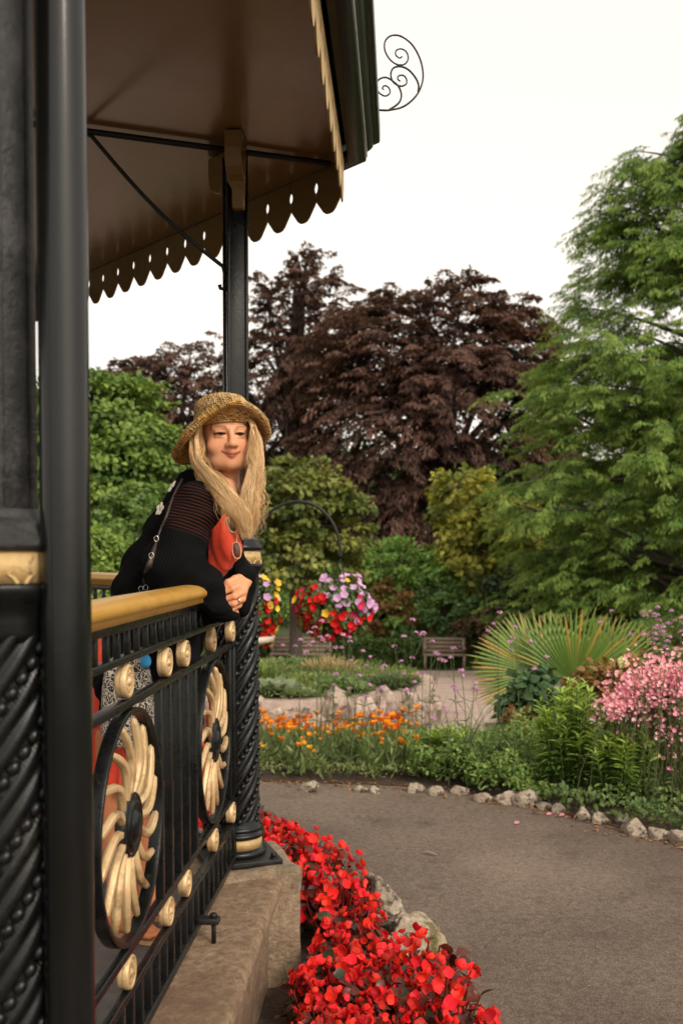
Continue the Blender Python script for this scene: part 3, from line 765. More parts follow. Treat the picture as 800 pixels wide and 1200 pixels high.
def plumes(B, D, Ln, nl, leaf, col_a, col_b, droop):
    n = len(B); s = rng.uniform(.05, 1, (n, nl))
    D = nrm(D); Ln = np.broadcast_to(Ln, (n,))
    side = nrm(np.cross(D, np.array([0, 0, 1.])))
    P = B[:, None]+D[:, None]*(s*Ln[:, None])[..., None]; P[..., 2] -= droop*(s**2)*Ln[:, None]
    wv = (1-s*.75)*Ln[:, None]*.30
    u = rng.uniform(-1, 1, (n, nl)); P = P+side[:, None]*(u*wv)[..., None]
    P[..., 2] -= np.abs(u)*wv*.7+rng.uniform(0, .05, (n, nl))
    dd = D[:, None]*.7+side[:, None]*u[..., None]*.8+np.array([0, 0, -1.0])*(.35+.8*s[..., None])+rng.normal(0, .22, (n, nl, 3))
    Nn = nrm(side[:, None]*rng.normal(0, .6, (n, nl, 1))+np.array([0, 0, 1])+D[:, None]*.5)
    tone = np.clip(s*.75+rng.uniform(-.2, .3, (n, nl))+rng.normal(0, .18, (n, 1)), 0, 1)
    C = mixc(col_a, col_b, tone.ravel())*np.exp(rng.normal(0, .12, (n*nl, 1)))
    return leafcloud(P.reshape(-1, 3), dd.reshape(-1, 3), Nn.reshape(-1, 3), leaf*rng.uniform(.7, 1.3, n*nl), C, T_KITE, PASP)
def beech(label, base, ells, trunk_top, r0, n, nl_, Ln, leaf, ca, cb, shell=(.6, 1.03), nlimb=50):
    t = thing('copper_beech', label, 'tree', tuple(base)); (V, F, C), cc = crown(ells, n, 1, .5, leaf, ca, cb, shell=shell)
    ctr = np.mean([e[0] for e in ells], 0); D = nrm((cc-ctr)*[1, 1, .6])+rdir(len(cc))*.55+[0, 0, .25]
    tone = rng.uniform(.55, 1.25, (len(cc), 1))
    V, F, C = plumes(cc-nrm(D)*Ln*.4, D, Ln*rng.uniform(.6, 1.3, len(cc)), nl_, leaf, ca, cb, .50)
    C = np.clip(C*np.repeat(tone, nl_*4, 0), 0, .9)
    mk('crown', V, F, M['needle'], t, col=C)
    limbs(base, trunk_top, r0, cc[rng.choice(len(cc), nlimb, replace=False)]).build('trunk', M['bark'], t)
def limbs(base, forks, r0, targets, n=14, spread=.2):
    """trunk + limbs to targets"""
    b = MB(); base = np.asarray(base, float); forks = np.asarray(forks, float)
    s = np.linspace(0, 1, 10)[:, None]
    tr = base*(1-s)+forks*s+np.stack([.03*np.sin(s[:, 0]*5)*r0*6, .03*np.cos(s[:, 0]*4)*r0*6, 0*s[:, 0]], -1)
    b.add(*tubes(tr, np.linspace(r0*1.25, r0*.8, 10), 10))
    for tg in targets:
        st = tr[rng.integers(5, 10)]; tg = np.asarray(tg)
        mid = st*.5+tg*.5+np.array([0, 0, .12*np.linalg.norm(tg-st)])+rng.normal(0, .04, 3)*np.linalg.norm(tg-st)
        s2 = np.linspace(0, 1, n)[:, None]; p = (1-s2)**2*st+2*s2*(1-s2)*mid+s2**2*tg
        b.add(*tubes(p, np.linspace(r0*.42, r0*.05, n), 6))
    return b
def tree(name, label, cat, base, ells, trunk_top, r0, n_cl, per, cr, leaf, ca, cb, group=None, nl=26, mat='leaf', tname='trunk', fname='crown', **k):
    t = thing(name, label, cat, tuple(base), group)
    (V, F, C), cc = crown(ells, n_cl, per, cr, leaf, ca, cb, **k)
    mk(fname, V, F, M[mat], t, col=C)
    tg = cc[rng.choice(len(cc), min(nl, len(cc)), replace=False)]
    limbs(base, trunk_top, r0, tg).build(tname, M['bark'], t)
    return t
def E_(px, py, Y, rx, ry=None, rz=None):
    """ellipsoid centred on a pixel at distance Y with pixel radii"""
    c = at(px, py, Y); k = Y/FPX
    return (c, np.array([rx*k, (ry if ry else rx)*k, (rz if rz else rx)*k]))
# ================================================================== TREES
PASP = .36
PU1, PU2 = (.055, .029, .024), (.175, .095, .072)
def gbase(px, Y): p = at(px, 645, Y); return np.array([p[0], Y, float(gz(p[0], Y))])
beech('broad domed dark purple copper beech behind the yellow green shrub', gbase(520, 48),
     [E_(470, 405, 48, 75, 90, 72), E_(540, 392, 48, 82, 100, 70), E_(598, 412, 47, 58, 80, 70), E_(425, 425, 46, 70, 90, 70), E_(560, 480, 45, 100, 100, 90), E_(460, 520, 45, 120, 100, 90), E_(618, 505, 46, 42, 70, 80), E_(500, 600, 45, 130, 90, 60)],
     at(520, 470, 48), .55, 1900, 90, 1.7, .24, PU1, PU2)
beech('taller thinner copper beech whose top shows right of the iron column', gbase(345, 52),
     [E_(352, 350, 52, 62, 70, 52), E_(330, 400, 52, 70, 70, 55), E_(380, 420, 51, 70, 70, 60), E_(320, 480, 51, 80, 70, 70), E_(352, 310, 52, 26, 30, 26), E_(335, 545, 51, 80, 70, 55)],
     at(345, 400, 52), .5, 760, 70, 1.5, .23, PU1, PU2, (.35, 1.05))
beech('copper beech seen through the bandstand between column and downpipe', gbase(205, 50),
     [E_(215, 455, 50, 70, 70, 55), E_(170, 450, 50, 48, 60, 42), E_(240, 500, 50, 60, 60, 70), E_(190, 520, 50, 60, 60, 50)],
     at(205, 500, 50), .45, 700, 70, 1.5, .23, PU1, PU2, (.45, 1.04), 36)
GR1, GR2, GR3 = (.050, .110, .026), (.165, .265, .055), (.16, .22, .055)
tree('maple_tree', 'mid green layered tree seen through the bandstand behind the woman', 'tree', gbase(120, 24),
     [E_(130, 480, 24, 55, 60, 48), E_(95, 470, 24, 48, 50, 35), E_(175, 535, 23.5, 45, 50, 40), E_(120, 560, 23, 65, 60, 50), E_(60, 540, 24, 60, 60, 70), E_(170, 600, 23, 50, 50, 40), E_(15, 500, 24, 50, 50, 60)],
     at(120, 560, 24), .2, 330, 95, .60, .15, GR1, (.20, .29, .055), droop=.25, flat=.34, up=.6, shell=(.55, 1.04))
tree('bush', 'light green rounded bush above the far railing', 'bush', gbase(110, 16),
     [E_(105, 650, 16, 42, 45, 32), E_(130, 680, 16, 45, 45, 30), E_(60, 665, 16, 50, 45, 40)], at(110, 690, 16), .06, 170, 60, .22, .10, GR2, (.2, .28, .06), tname='stem', fname='foliage', flat=.5, up=.5)
tree('bush', 'deep green bush between the light green bush and the woman', 'bush', gbase(165, 19),
     [E_(160, 620, 19, 50, 45, 42), E_(190, 660, 19, 50, 45, 50), E_(140, 690, 19, 60, 45, 50)], at(165, 680, 19), .07, 190, 60, .3, .13, (.035, .075, .02), GR2, tname='stem', fname='foliage', flat=.5, up=.4)
tree('maple_tree', 'dark bronze green domed tree behind the iron basket hook', 'tree', gbase(345, 27),
     [E_(345, 585, 27, 62, 60, 48), E_(320, 620, 27, 60, 50, 60), E_(380, 615, 27, 52, 50, 50), E_(345, 660, 26.5, 75, 60, 50)],
     at(345, 620, 27), .16, 330, 62, .42, .17, (.042, .085, .022), (.23, .235, .05), flat=.35, up=.6)
tree('rhododendron', 'bright green rhododendron mound behind the hanging basket', 'bush', gbase(440, 33),
     [E_(450, 665, 33, 62, 60, 36), E_(400, 690, 32.5, 60, 55, 36), E_(350, 705, 32.5, 55, 50, 36), E_(490, 690, 33, 45, 50, 35), E_(430, 720, 32, 85, 50, 30)], at(440, 700, 33), .12, 330, 56, .42, .20, (.12, .25, .055), (.29, .44, .10), tname='stem', fname='foliage', flat=.45, up=.6, asp=.5)
tree('bush', 'russet brown bush beside the green rhododendron', 'bush', gbase(450, 31.8),
     [E_(450, 715, 31.8, 42, 40, 36), E_(430, 735, 31.8, 35, 40, 30), E_(475, 735, 31.8, 35, 40, 30)], at(450, 735, 31.8), .08, 130, 60, .3, .14, (.22, .12, .045), (.30, .20, .065), tname='stem', fname='foliage')
tree('bush', 'blue green bush behind the second bench', 'bush', gbase(520, 31.8),
     [E_(520, 715, 31.8, 48, 40, 30), E_(490, 735, 31.8, 40, 40, 28), E_(550, 735, 31.8, 40, 40, 28)], at(520, 735, 31.8), .08, 150, 60, .33, .15, (.065, .14, .048), (.17, .28, .085), tname='stem', fname='foliage')
tree('elaeagnus', 'tall yellow green mottled shrub in front of the copper beech', 'shrub', gbase(550, 34),
     [E_(545, 590, 34, 38, 40, 42), E_(575, 620, 34, 42, 40, 45), E_(535, 650, 34, 40, 40, 45), E_(570, 680, 34, 50, 40, 45), E_(610, 650, 35, 40, 40, 50)],
     at(550, 640, 34), .12, 230, 56, .48, .24, (.07, .115, .024), (.55, .52, .09), tname='stem', fname='foliage', flat=.6, up=.3)
tree('bush', 'low bush with reddish berries left of the fan palm', 'bush', gbase(585, 30.5), [E_(585, 732, 30.5, 36, 40, 24), E_(555, 745, 30.5, 26, 30, 18)], at(585, 740, 30.5), .06, 80, 60, .26, .13, (.05, .07, .025), (.16, .07, .04), tname='stem', fname='foliage')
tree('bush', 'very dark evergreen bush under the feathery conifer', 'bush', gbase(690, 31), [E_(640, 700, 31, 70, 50, 50), E_(740, 700, 31, 80, 50, 50), E_(820, 690, 31, 70, 50, 60)], at(690, 710, 31), .12, 260, 56, .42, .2, (.022, .045, .016), (.045, .085, .028), tname='stem', fname='foliage')
hx_ = np.linspace(-120, 120, 80); hr = []
for k_, (yy_, hh_) in enumerate(((84, -3), (92, 3.5), (104, 5.5), (130, 6))):
    hr.append(np.stack([hx_, np.full(80, yy_), hh_+1.2*vnoise(np.stack([hx_*.08, 0*hx_+k_, 0*hx_], -1), 1, 12)], -1))
M['hill'] = pmat('wooded_hill', (.02, .035, .014), (.05, .075, .028), .6, .95, 1, 1, 2)
struct(mk('hills', np.array(hr).reshape(-1, 3), gridF(4, 80)[:, ::-1], M['hill']))
# woodland mass far beyond
(V, F, C), _ = crown([E_(x, 640+20*sin(x), 72, 130, 90, 95) for x in range(-700, 1700, 110)], 2600, 50, 1.9, .75, (.028, .05, .018), (.07, .11, .035))
struct(mk('woodland', V, F, M['leaf'], col=C, org=(0, 72, -2.2)), 'stuff', 'dark mass of woodland beyond all the garden trees', 'woodland')
# ------------------------------------------------------------------ swamp cypress: drooping feathery plumes
PASP = .24
def cypress(px, Y, H, prof, nlimb, label):
    b0 = gbase(px, Y); t = thing('swamp_cypress', label, 'tree', tuple(b0))
    wb = MB(); s = np.linspace(0, 1, 20)
    wb.add(*tubes(b0+np.stack([.06*np.sin(s*6), .05*np.cos(s*5), s*H], -1), np.interp(s, [0, .05, 1], [.5, .36, .03]), 12))
    Bp = []; Dp = []; Lp = []
    for i in range(nlimb):
        zf = rng.uniform(.02, .985); a = rng.uniform(0, 2*pi)
        ln = np.interp(zf, prof[0], prof[1])*rng.uniform(.66, 1.06)
        d = np.array([cos(a), sin(a), rng.uniform(.15, .75)]); st = b0+np.array([0, 0, zf*H])
        q = np.linspace(0, 1, 12)
        P = st+d*(q*ln)[:, None]; P[:, 2] -= .16*ln*q**2.6; P[:, :2] += rng.normal(0, .03, (12, 2)).cumsum(0)*ln*.25
        wb.add(*tubes(P, np.linspace(.05+.008*ln, .008, 12), 5))
        nb = int(7+ln*7.5)
        qq = rng.uniform(.25, 1, nb)**.8; idx = (qq*10.99).astype(int); f = qq*11-idx
        base = P[idx]*(1-f[:, None])+P[np.minimum(idx+1, 11)]*f[:, None]
        out = np.array([cos(a), sin(a), 0]); sd = np.array([-sin(a), cos(a), 0])
        sg = rng.choice([-1, 1], nb)[:, None]
        D = out*rng.uniform(.3, 1, (nb, 1))+sd*sg*rng.uniform(.1, .9, (nb, 1))+np.array([0, 0, 1])*rng.uniform(-.15, .25, (nb, 1))
        Bp.append(base+rng.normal(0, .05, (nb, 3))); Dp.append(D); Lp.append(rng.uniform(.45, .95, nb)*(.55+.45*min(ln/2.5, 1)))
    wb.build('trunk', M['bark'], t)
    nx = 3400; zf = rng.uniform(.03, .99, nx)**1.15; a = rng.uniform(0, 2*pi, nx); lump = 1+.22*vnoise(np.stack([np.cos(a)*2.2, np.sin(a)*2.2, zf*9], -1), 1.3, 6)
    rr = np.interp(zf, prof[0], prof[1])*rng.uniform(.62, 1.0, nx)*lump; o_ = np.stack([np.cos(a), np.sin(a), 0*a], -1)
    Bp.append(b0+o_*rr[:, None]+np.stack([0*a, 0*a, zf*H-.10*rr], -1)); Dp.append(o_+rdir(nx)*.55+[0, 0, .38]); Lp.append(rng.uniform(.4, .85, nx))
    Bp = np.vstack(Bp); Dp = np.vstack(Dp); Lp = np.concatenate(Lp)
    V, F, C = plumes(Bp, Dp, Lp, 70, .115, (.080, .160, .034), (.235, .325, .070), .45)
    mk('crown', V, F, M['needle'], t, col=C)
    return t
cypress(838, 25, 13.9, ([0, .2, .34, .5, .74, .87, .92, 1], [4.9, 5.4, 5.2, 4.4, 3.3, 2.4, 1.3, .2]), 210, 'tall feathery bright green conifer with drooping sprays at the right edge')
# ================================================================== BENCHES, HEDGE
def bench(px, Y, wpx, label):
    p = at(px, 645, Y); z0 = float(gz(p[0], Y)); t = thing('park_bench', label, 'bench', (p[0], Y, z0), 'benches on the rear path')
    w = wpx*Y/FPX; c = np.array([p[0], Y, z0])
    b = MB()
    for i in range(4): b.add(*box(c+[0, -.18+.13*i, .44], (w, .11, .03)))
    b.build('seat', M['wood'], t, smooth=False)
    b = MB()
    for i in range(4): b.add(*box(c+[0, .29+.02*i, .53+.115*i], (w, .03, .095)))
    b.build('backrest', M['wood'], t, smooth=False)
    for sx in (-1, 1):
        x = sx*(w/2-.06)
        mk('leg', *box(c+[x, -.20, .21], (.07, .07, .43)), M['wood'], t, smooth=False); mk('leg', *box(c+[x, .34, .44], (.07, .06, .88)), M['wood'], t, smooth=False)
        mk('armrest', *box(c+[x, .03, .64], (.07, .55, .04)), M['wood'], t, smooth=False)
    return t
bench(352, 29.4, 72, 'weathered wooden bench behind the raised bed below the hanging basket')
bench(521, 29.4, 50, 'weathered wooden bench on the rear path near the fan palm')
h0 = at(440, 645, 30.7); hz = float(gz(0, 30.7))
hx = np.linspace(at(240, 645, 30.7)[0], at(640, 645, 30.7)[0], 2)
n = 16000
P = np.stack([rng.uniform(hx[0], hx[1], n), 30.7+rng.uniform(-.4, .4, n), hz+rng.uniform(0, .82, n)], -1)
sel = rng.integers(0, 2, n); P[sel == 0, 1] = 30.3+rng.normal(0, .03, (sel == 0).sum()); P[sel == 1, 2] = hz+.80+rng.normal(0, .03, (sel == 1).sum())
V, F, C = leafcloud(P, rdir(n), nrm(rdir(n)+[0, -.5, .8]), .085, mixc((.065, .12, .033), (.16, .25, .065), rng.uniform(0, 1, n)))
hd = thing('hedge', 'low clipped box hedge running behind the two benches', 'hedge', (h0[0], 30.7, hz))
mk('foliage', V, F, M['leaf'], hd, col=C)
mk('inner_twigs', *box((sum(hx)/2, 30.72, hz+.37), (hx[1]-hx[0]-.1, .62, .74)), M['bark'], hd, smooth=False)
# ================================================================== URN AND HANGING BASKET
def flowers(P, N, size, cols, npet=5, cup=.3):
    """round open flowers: npet petals each"""
    n = len(P); N = nrm(N); X, Yv, Z = frames(nrm(np.cross(N, rdir(n))), N)
    VV = MB(); ph = rng.uniform(0, 6.28, n)
    for k in range(npet):
        a = (ph+2*pi*k/npet)[:, None]
        D = nrm(X*np.cos(a)+Yv*np.sin(a)+N*cup)
        V, F, C = leafcloud(P, D, N, size, cols, T_PETAL, .95)
        VV.add(V, F, C)
    return VV
def petunias(c, r, colfun, n, size):
    d = rdir(n*3); d = d[(d[:, 1] < .55)][:n]
    P = c+d*np.asarray(r)*(rng.uniform(.72, 1.10, (len(d), 1))+.36*vnoise(d, 3.0, int(abs(c[0]*1000)))[:, None])
    return flowers(P, nrm(d+[0, -.35, .1]+rdir(len(d))*.3), size*rng.uniform(.75, 1.2, len(d)), colfun(P, d), 5, .25)
def basket_foliage(c, r, n, leaf):
    d = rdir(n); P = c+d*np.asarray(r)*rng.uniform(.5, 1.0, (n, 1))
    return leafcloud(P, rdir(n)+d*.6+[0, 0, -.3], nrm(d+rdir(n)*.5), leaf, mixc((.045, .085, .025), (.13, .19, .05), rng.uniform(0, 1, n)), T_OVATE, .8)
RED, LIL, YEL, DPK = (.62, .012, .015), (.60, .36, .60), (.80, .56, .06), (.55, .03, .10)
YB = 8.3
def bcol(P, d):
    n = len(P); u = rng.uniform(0, 1, n); t = d[:, 0]*.9+d[:, 2]*.9
    c = np.tile(RED, (n, 1)).astype(float); li = t+rng.normal(0, .28, n) > .28; c[li] = LIL; c[(u > .92)] = YEL; c[(u < .08)] = DPK
    return np.clip(c*np.exp(rng.normal(0, .12, (n, 1))), 0, .9)
hk = thing('basket_hook', 'black iron crook post curving over behind the column with a basket hung on it', 'hook', tuple(ground_at(291, 905)*[1, 0, 0]+[0, YB, float(gz(0, YB))]))
pb = at(290, 645, YB)[0]
arch = [at(x, y, YB) for x, y in [(291, 880), (291, 780), (291, 700), (292, 660), (297, 632), (306, 612), (322, 596), (345, 588), (368, 592), (385, 606), (394, 622), (398, 640), (399, 652)]]
arch[0][2] = float(gz(0, YB))-.05
mk('crook', *tubes(smooth_path(np.array(arch), 6), .013, 8), M['iron'], hk)
bc = at(392, 712, YB)
hb = thing('hanging_basket', 'hanging basket of red and lilac petunias on the iron crook', 'hanging basket', tuple(bc))
pbk = MB()
for k in range(4):
    a = pi/4+k*pi/2; e = bc+np.array([.2*cos(a), .2*sin(a), -.03]); top = at(399, 655, YB)
    pbk.add(*tubes(np.array([top, e]), .003, 5))
mk('chains', *pbk.get(), M['iron'], hb)
V, F = lathe([(.05, -.22), (.13, -.17), (.19, -.09), (.21, -.02), (.2, 0)], 24, bc); mk('basket_bowl', V, F, M['bark'], hb)
V, F, C = basket_foliage(bc+[0, 0, -.02], (.32, .29, .27), 1700, .05); mk('foliage', V, F, M['leaf'], hb, col=C)
petunias(bc+[0, 0, 0], (.32, .28, .25), bcol, 240, .036).build('petunias', M['petal'], hb, col=True)
uc = at(289, 747, YB); ug = float(gz(0, YB))
ur = thing('stone_urn', 'pale stone pedestal urn half hidden behind the column', 'urn', (uc[0], YB, ug))
mk('pedestal_bowl', *lathe([(.16, ug-.02), (.16, ug+.06), (.10, ug+.10), (.07, ug+.2), (.065, ug+.45), (.05, uc[2]-.14), (.06, uc[2]-.09), (.14, uc[2]-.055), (.235, uc[2]-.03), (.24, uc[2]+.012), (.215, uc[2]+.02), (.2, uc[2]-.02)], 40, (uc[0], YB, 0)), M['urn'], ur)
pc = uc+[0, 0, .24]
pl = thing('petunia_planting', 'mound of yellow, red and lilac petunias filling the stone urn', 'flowers', tuple(uc))
V, F, C = basket_foliage(pc, (.28, .26, .28), 1600, .05); mk('foliage', V, F, M['leaf'], pl, col=C)
def ucol(P, d):
    n = len(P); u = rng.uniform(0, 1, n); c = np.tile(RED, (n, 1)).astype(float)
    c[(d[:, 2]+rng.normal(0, .25, n)) > .35] = LIL; c[u > .82] = YEL; return np.clip(c*np.exp(rng.normal(0, .12, (n, 1))), 0, .9)
petunias(pc, (.29, .27, .29), ucol, 210, .036).build('petunias', M['petal'], pl, col=True)
# ================================================================== BEGONIAS
BG1, BG2, BG3 = (.040, .014, .010), (.12, .026, .016), (.035, .042, .018)
def begonia_proto(seed):
    global rng
    n = 46; a = rng.uniform(0, 2*pi, n); r = .125*np.sqrt(rng.uniform(0, 1, n)); z = rng.uniform(.05, .235, n)*(1-.35*(r/.125)**2)
    P = np.stack([r*np.cos(a), r*np.sin(a), z], -1); out = np.stack([np.cos(a), np.sin(a), 0*a], -1)
    D = nrm(out+rng.normal(0, .5, (n, 3))+[0, 0, .15]); Nn = nrm(out*.35+[0, 0, 1]+rng.normal(0, .35, (n, 3)))
    C = mixc(BG1, BG2, rng.uniform(0, 1, n)); g_ = rng.uniform(0, 1, n) < .22; C[g_] = BG3; C = np.clip(C*np.exp(rng.normal(0, .2, (n, 1))), 0, 1)
    lv = leafcloud(P, D, Nn, rng.uniform(.028, .050, n), C, T_OVATE, .95)
    st = tubes(np.stack([np.stack([P[:, 0]*.3, P[:, 1]*.3, 0*z], -1), P*[.8, .8, .6], P], 1), .003, 5)
    nc = 12; a = rng.uniform(0, 2*pi, nc); r = .13*np.sqrt(rng.uniform(0, 1, nc)); ctr = np.stack([r*np.cos(a), r*np.sin(a), rng.uniform(.13, .25, nc)-.07*(r/.13)**2], -1)
    fp = (ctr[:, None]+rng.normal(0, .017, (nc, 4, 3))).reshape(-1, 3); n = len(fp)
    fn = nrm(np.repeat(np.stack([np.cos(a), np.sin(a), 0*a+.5], -1), 4, 0)+rng.normal(0, .5, (n, 3)))
    fc = np.clip(np.array((.72, .017, .017))*np.exp(rng.normal(0, .34, (n, 1)))*np.array([1, 1, 1]), 0, .9)
    fc[:, 1] += rng.uniform(0, .035, n); fc[:, 2] += rng.uniform(0, .03, n)
    fl = flowers(fp, fn, rng.uniform(.015, .026, n), fc, 4, .45)
    sk = tubes(np.stack([ctr*[.4, .4, .5], ctr*[.8, .8, .85], ctr], 1), .0022, 5)
    return lv, st, fl, sk
protos = []
for s in range(6):
    lv, st, fl, sk = begonia_proto(s)
    t = thing('begonia_plant', 'red flowered bronze leaved begonia packed into the bed between plinth and rocks', 'begonia', (0, 0, 0), 'red begonias in the bed by the path')
    mk('leaves', lv[0], lv[1], M['glossleaf'], t, col=lv[2]); b = MB(); b.add(*st); b.add(*sk); mk('stems', *b.get(), M['glossleaf'], t, col=np.array([.16, .03, .02]))
    fl.build('blossoms', M['petal'], t, col=True); protos.append(t)
spots = []
for x, y in [(336, 990), (352, 1006), (372, 1018)]: pass
gB = np.random.default_rng(3); tries = 0
OSx = np.array([o[:2] for o in OS])
while tries < 20000 and len(spots) < 86:
    tries += 1
    i = gB.integers(0, len(OS)); tt = gB.uniform(.17, .98)
    k = min(int(tt*23), 22); p = G[i, k]*(1-(tt*23-k))+G[i, k+1]*(tt*23-k)
    if p[1] < 2.3 or p[1] > 5.3 or np.linalg.norm(p[:2]-CEN[:2]) < 2.93: continue
    if np.linalg.norm(p[:2]-POST[1][:2]) < .40 or (p[1] < 3.75 and p[0] < -.255) or (p[1] > 3.5 and tt < .30): continue
    if any(np.linalg.norm(p-q) < .104 for q in spots): continue
    spots.append(p)
first = set()
for i, p in enumerate(spots):
    k = i % 6; sc = gB.uniform(.85, 1.2); rz = gB.uniform(0, 6.28)
    if k not in first:
        first.add(k); o = protos[k]; o.location = p; o.rotation_euler = (0, 0, rz); o.scale = (sc,)*3
    else: dup(protos[k], p, rz, sc)
# ================================================================== POPPIES, GROUND COVER, FLOWERS IN THE BORDER
def poppy(seed, col):
    n = 70; a = rng.uniform(0, 2*pi, n); r = .10*np.sqrt(rng.uniform(0, 1, n)); z = rng.uniform(.01, .16, n)
    P = np.stack([r*np.cos(a), r*np.sin(a), z], -1)
    lv = leafcloud(P, nrm(rng.normal(0, .6, (n, 3))+[0, 0, .8]+P*3), rdir(n), rng.uniform(.05, .10, n), mixc((.13, .19, .07), (.24, .30, .11), rng.uniform(0, 1, n)), T_KITE, .22)
    k = rng.integers(3, 6); a = rng.uniform(0, 2*pi, k); r = .11*np.sqrt(rng.uniform(0, 1, k)); tip = np.stack([r*np.cos(a), r*np.sin(a), rng.uniform(.16, .32, k)], -1)
    st = tubes(np.stack([tip*[.3, .3, 0], tip*[.7, .7, .6], tip], 1), .002, 4)
    fc = np.clip(np.array(col)*np.exp(rng.normal(0, .15, (k, 1))), 0, .95)
    fl = flowers(tip, nrm(rng.normal(0, .35, (k, 3))+[0, -.2, 1]), rng.uniform(.026, .040, k), fc, 4, .75)
    return lv, st, fl
ORG, OYE = (.86, .30, .02), (.88, .50, .04)
pp = []
for s, (c, l) in enumerate([(ORG, 'orange poppy plant with ferny leaves in the bed beyond the path'), (ORG, 'orange poppy plant with ferny leaves in the bed beyond the path'), (OYE, 'golden yellow poppy plant among the orange ones'), (ORG, 'orange poppy plant with ferny leaves in the bed beyond the path'), ((.78, .16, .02), 'deep orange red poppy plant among the orange ones')]):
    lv, st, fl = poppy(s, c); t = thing('poppy_plant', l, 'poppy', (0, 0, 0), 'poppies in the flower bed')
    mk('leaves', lv[0], lv[1], M['leaf'], t, col=lv[2]); mk('stems', *st, M['leaf'], t, col=np.array([.12, .17, .06])); fl.build('blossoms', M['petal'], t, col=True); pp.append(t)
gP = np.random.default_rng(9); used = set(); cnt = 0
for i in range(56):
    px = gP.uniform(296, 486); Yp = gP.uniform(7.02, 8.35)
    p = at(px, 800, Yp); k = int(gP.integers(0, 5)); loc = (p[0], Yp, float(gz(p[0], Yp))+.05); sc = gP.uniform(.8, 1.2)
    if k not in used: used.add(k); pp[k].location = loc; pp[k].rotation_euler = (0, 0, gP.uniform(0, 6)); pp[k].scale = (sc,)*3
    else: dup(pp[k], loc, gP.uniform(0, 6), sc)
# leafy ground cover that cannot be counted
def cover(region, n, size, ca, cb, hmax, T=T_OVATE, asp=.7):
    px = rng.uniform(region[0], region[1], n); Yp = rng.uniform(region[2], region[3], n)
    base = np.array([at(x, 800, y) for x, y in zip(px, Yp)]); z = gz(base[:, 0], Yp)+.04
    hump = hmax*(.50+.75*vnoise(np.stack([base[:, 0], Yp, 0*Yp], -1), 5.5, 2))
    base[:, 2] = z+np.sqrt(rng.uniform(0, 1, n))*np.clip(hump, .03, 1)
    ok = np.array([Yp[i] > np.interp(base[i, 0], ES[:, 0], ES[:, 1])+.01 for i in range(n)])
    base = base[ok]; n = len(base)
    return leafcloud(base, nrm(rdir(n)+[0, 0, .3]), nrm(rdir(n)*.6+[0, -.25, 1]), size*rng.uniform(.6, 1.3, n), mixc(ca, cb, rng.uniform(0, 1, n)), T, asp)
b = MB()
b.add(*cover((478, 640, 6.5, 8.4), 9500, .034, (.085, .165, .038), (.26, .36, .085), .36))
b.add(*cover((470, 660, 6.5, 8.4), 1500, .055, (.12, .19, .05), (.24, .31, .09), .42, T_LANCE, 1.2))
b.add(*cover((560, 900, 5.6, 8.3), 7000, .036, (.06, .11, .035), (.16, .22, .06), .20))
b.add(*cover((285, 490, 7.0, 8.3), 3000, .05, (.13, .18, .06), (.25, .29, .10), .10, T_KITE, .25))
struct(b.build('ground_cover', M['leaf'], col=True, org=(0, 7, 0)), 'stuff', 'low green leafy ground cover spreading through the flower bed', 'ground cover')
b = MB()
b.add(*cover((780, 1500, 8.2, 12.5), 6000, .10, (.045, .085, .03), (.12, .17, .055), .35))
struct(b.build('border_ground_cover', M['leaf'], col=True, org=(3, 10, 0)), 'stuff', 'green foliage filling the border beyond the pink flowers', 'ground cover')
# leaf litter and petals lying along the path edge
n = 420; i_ = rng.integers(20, len(ES)-20, n); P = ES[i_]+np.stack([rng.normal(0, .08, n), -np.abs(rng.normal(0, .10, n))+.05, np.full(n, .012)], -1)
V, F, C = leafcloud(P, nrm(rdir(n)*[1, 1, .1]), nrm(rdir(n)*.25+[0, 0, 1]), rng.uniform(.015, .04, n), mixc((.20, .08, .03), (.42, .22, .10), rng.uniform(0, 1, n)), T_OVATE, .6)
n2 = 150; px_ = rng.uniform(320, 880, n2); py_ = rng.uniform(935, 1200, n2); P2 = np.array([ground_at(a_, b_) for a_, b_ in zip(px_, py_)]); P2[:, 2] = .010
V2, F2, C2 = leafcloud(P2, nrm(rdir(n2)*[1, 1, .1]), nrm(rdir(n2)*.25+[0, 0, 1]), rng.uniform(.006, .018, n2), mixc((.06, .04, .03), (.36, .22, .13), rng.uniform(0, 1, n2)), T_OVATE, .6); F = np.vstack([F, F2+len(V)]); V = np.vstack([V, V2]); C = np.vstack([C, C2])
struct(mk('leaf_litter', V, F, M['leaf'], col=C, org=(0, 7, 0)), 'stuff', 'dry brown leaf litter along the far edge of the path', 'leaf litter')
for px, py in [(602, 968), (640, 957), (655, 958), (672, 960)]:
    p = ground_at(px, py); V, F, C = leafcloud(np.array([[p[0], p[1], .012]]), np.array([[1., .3, .05]]), np.array([[0, -.2, 1.]]), .035, np.array([[.7, .3, .33]]), T_PETAL, .9)
    tag(mk('fallen_petal', V, F, M['petal'], col=C, org=(p[0], p[1], 0)), 'pale pink petal dropped on the dark path', 'petal', 'pink petals fallen on the path')
p = ground_at(502, 1004); V, F = tubes(np.array([[p[0]-.05, p[1]+.02, .012], [p[0], p[1], .02], [p[0]+.045, p[1]-.02, .011]]), [.002, .007, .003], 6)
tag(mk('dry_leaf', V, F, M['wood'], org=(p[0], p[1], 0)), 'curled brown dry leaf lying alone on the path', 'leaf')
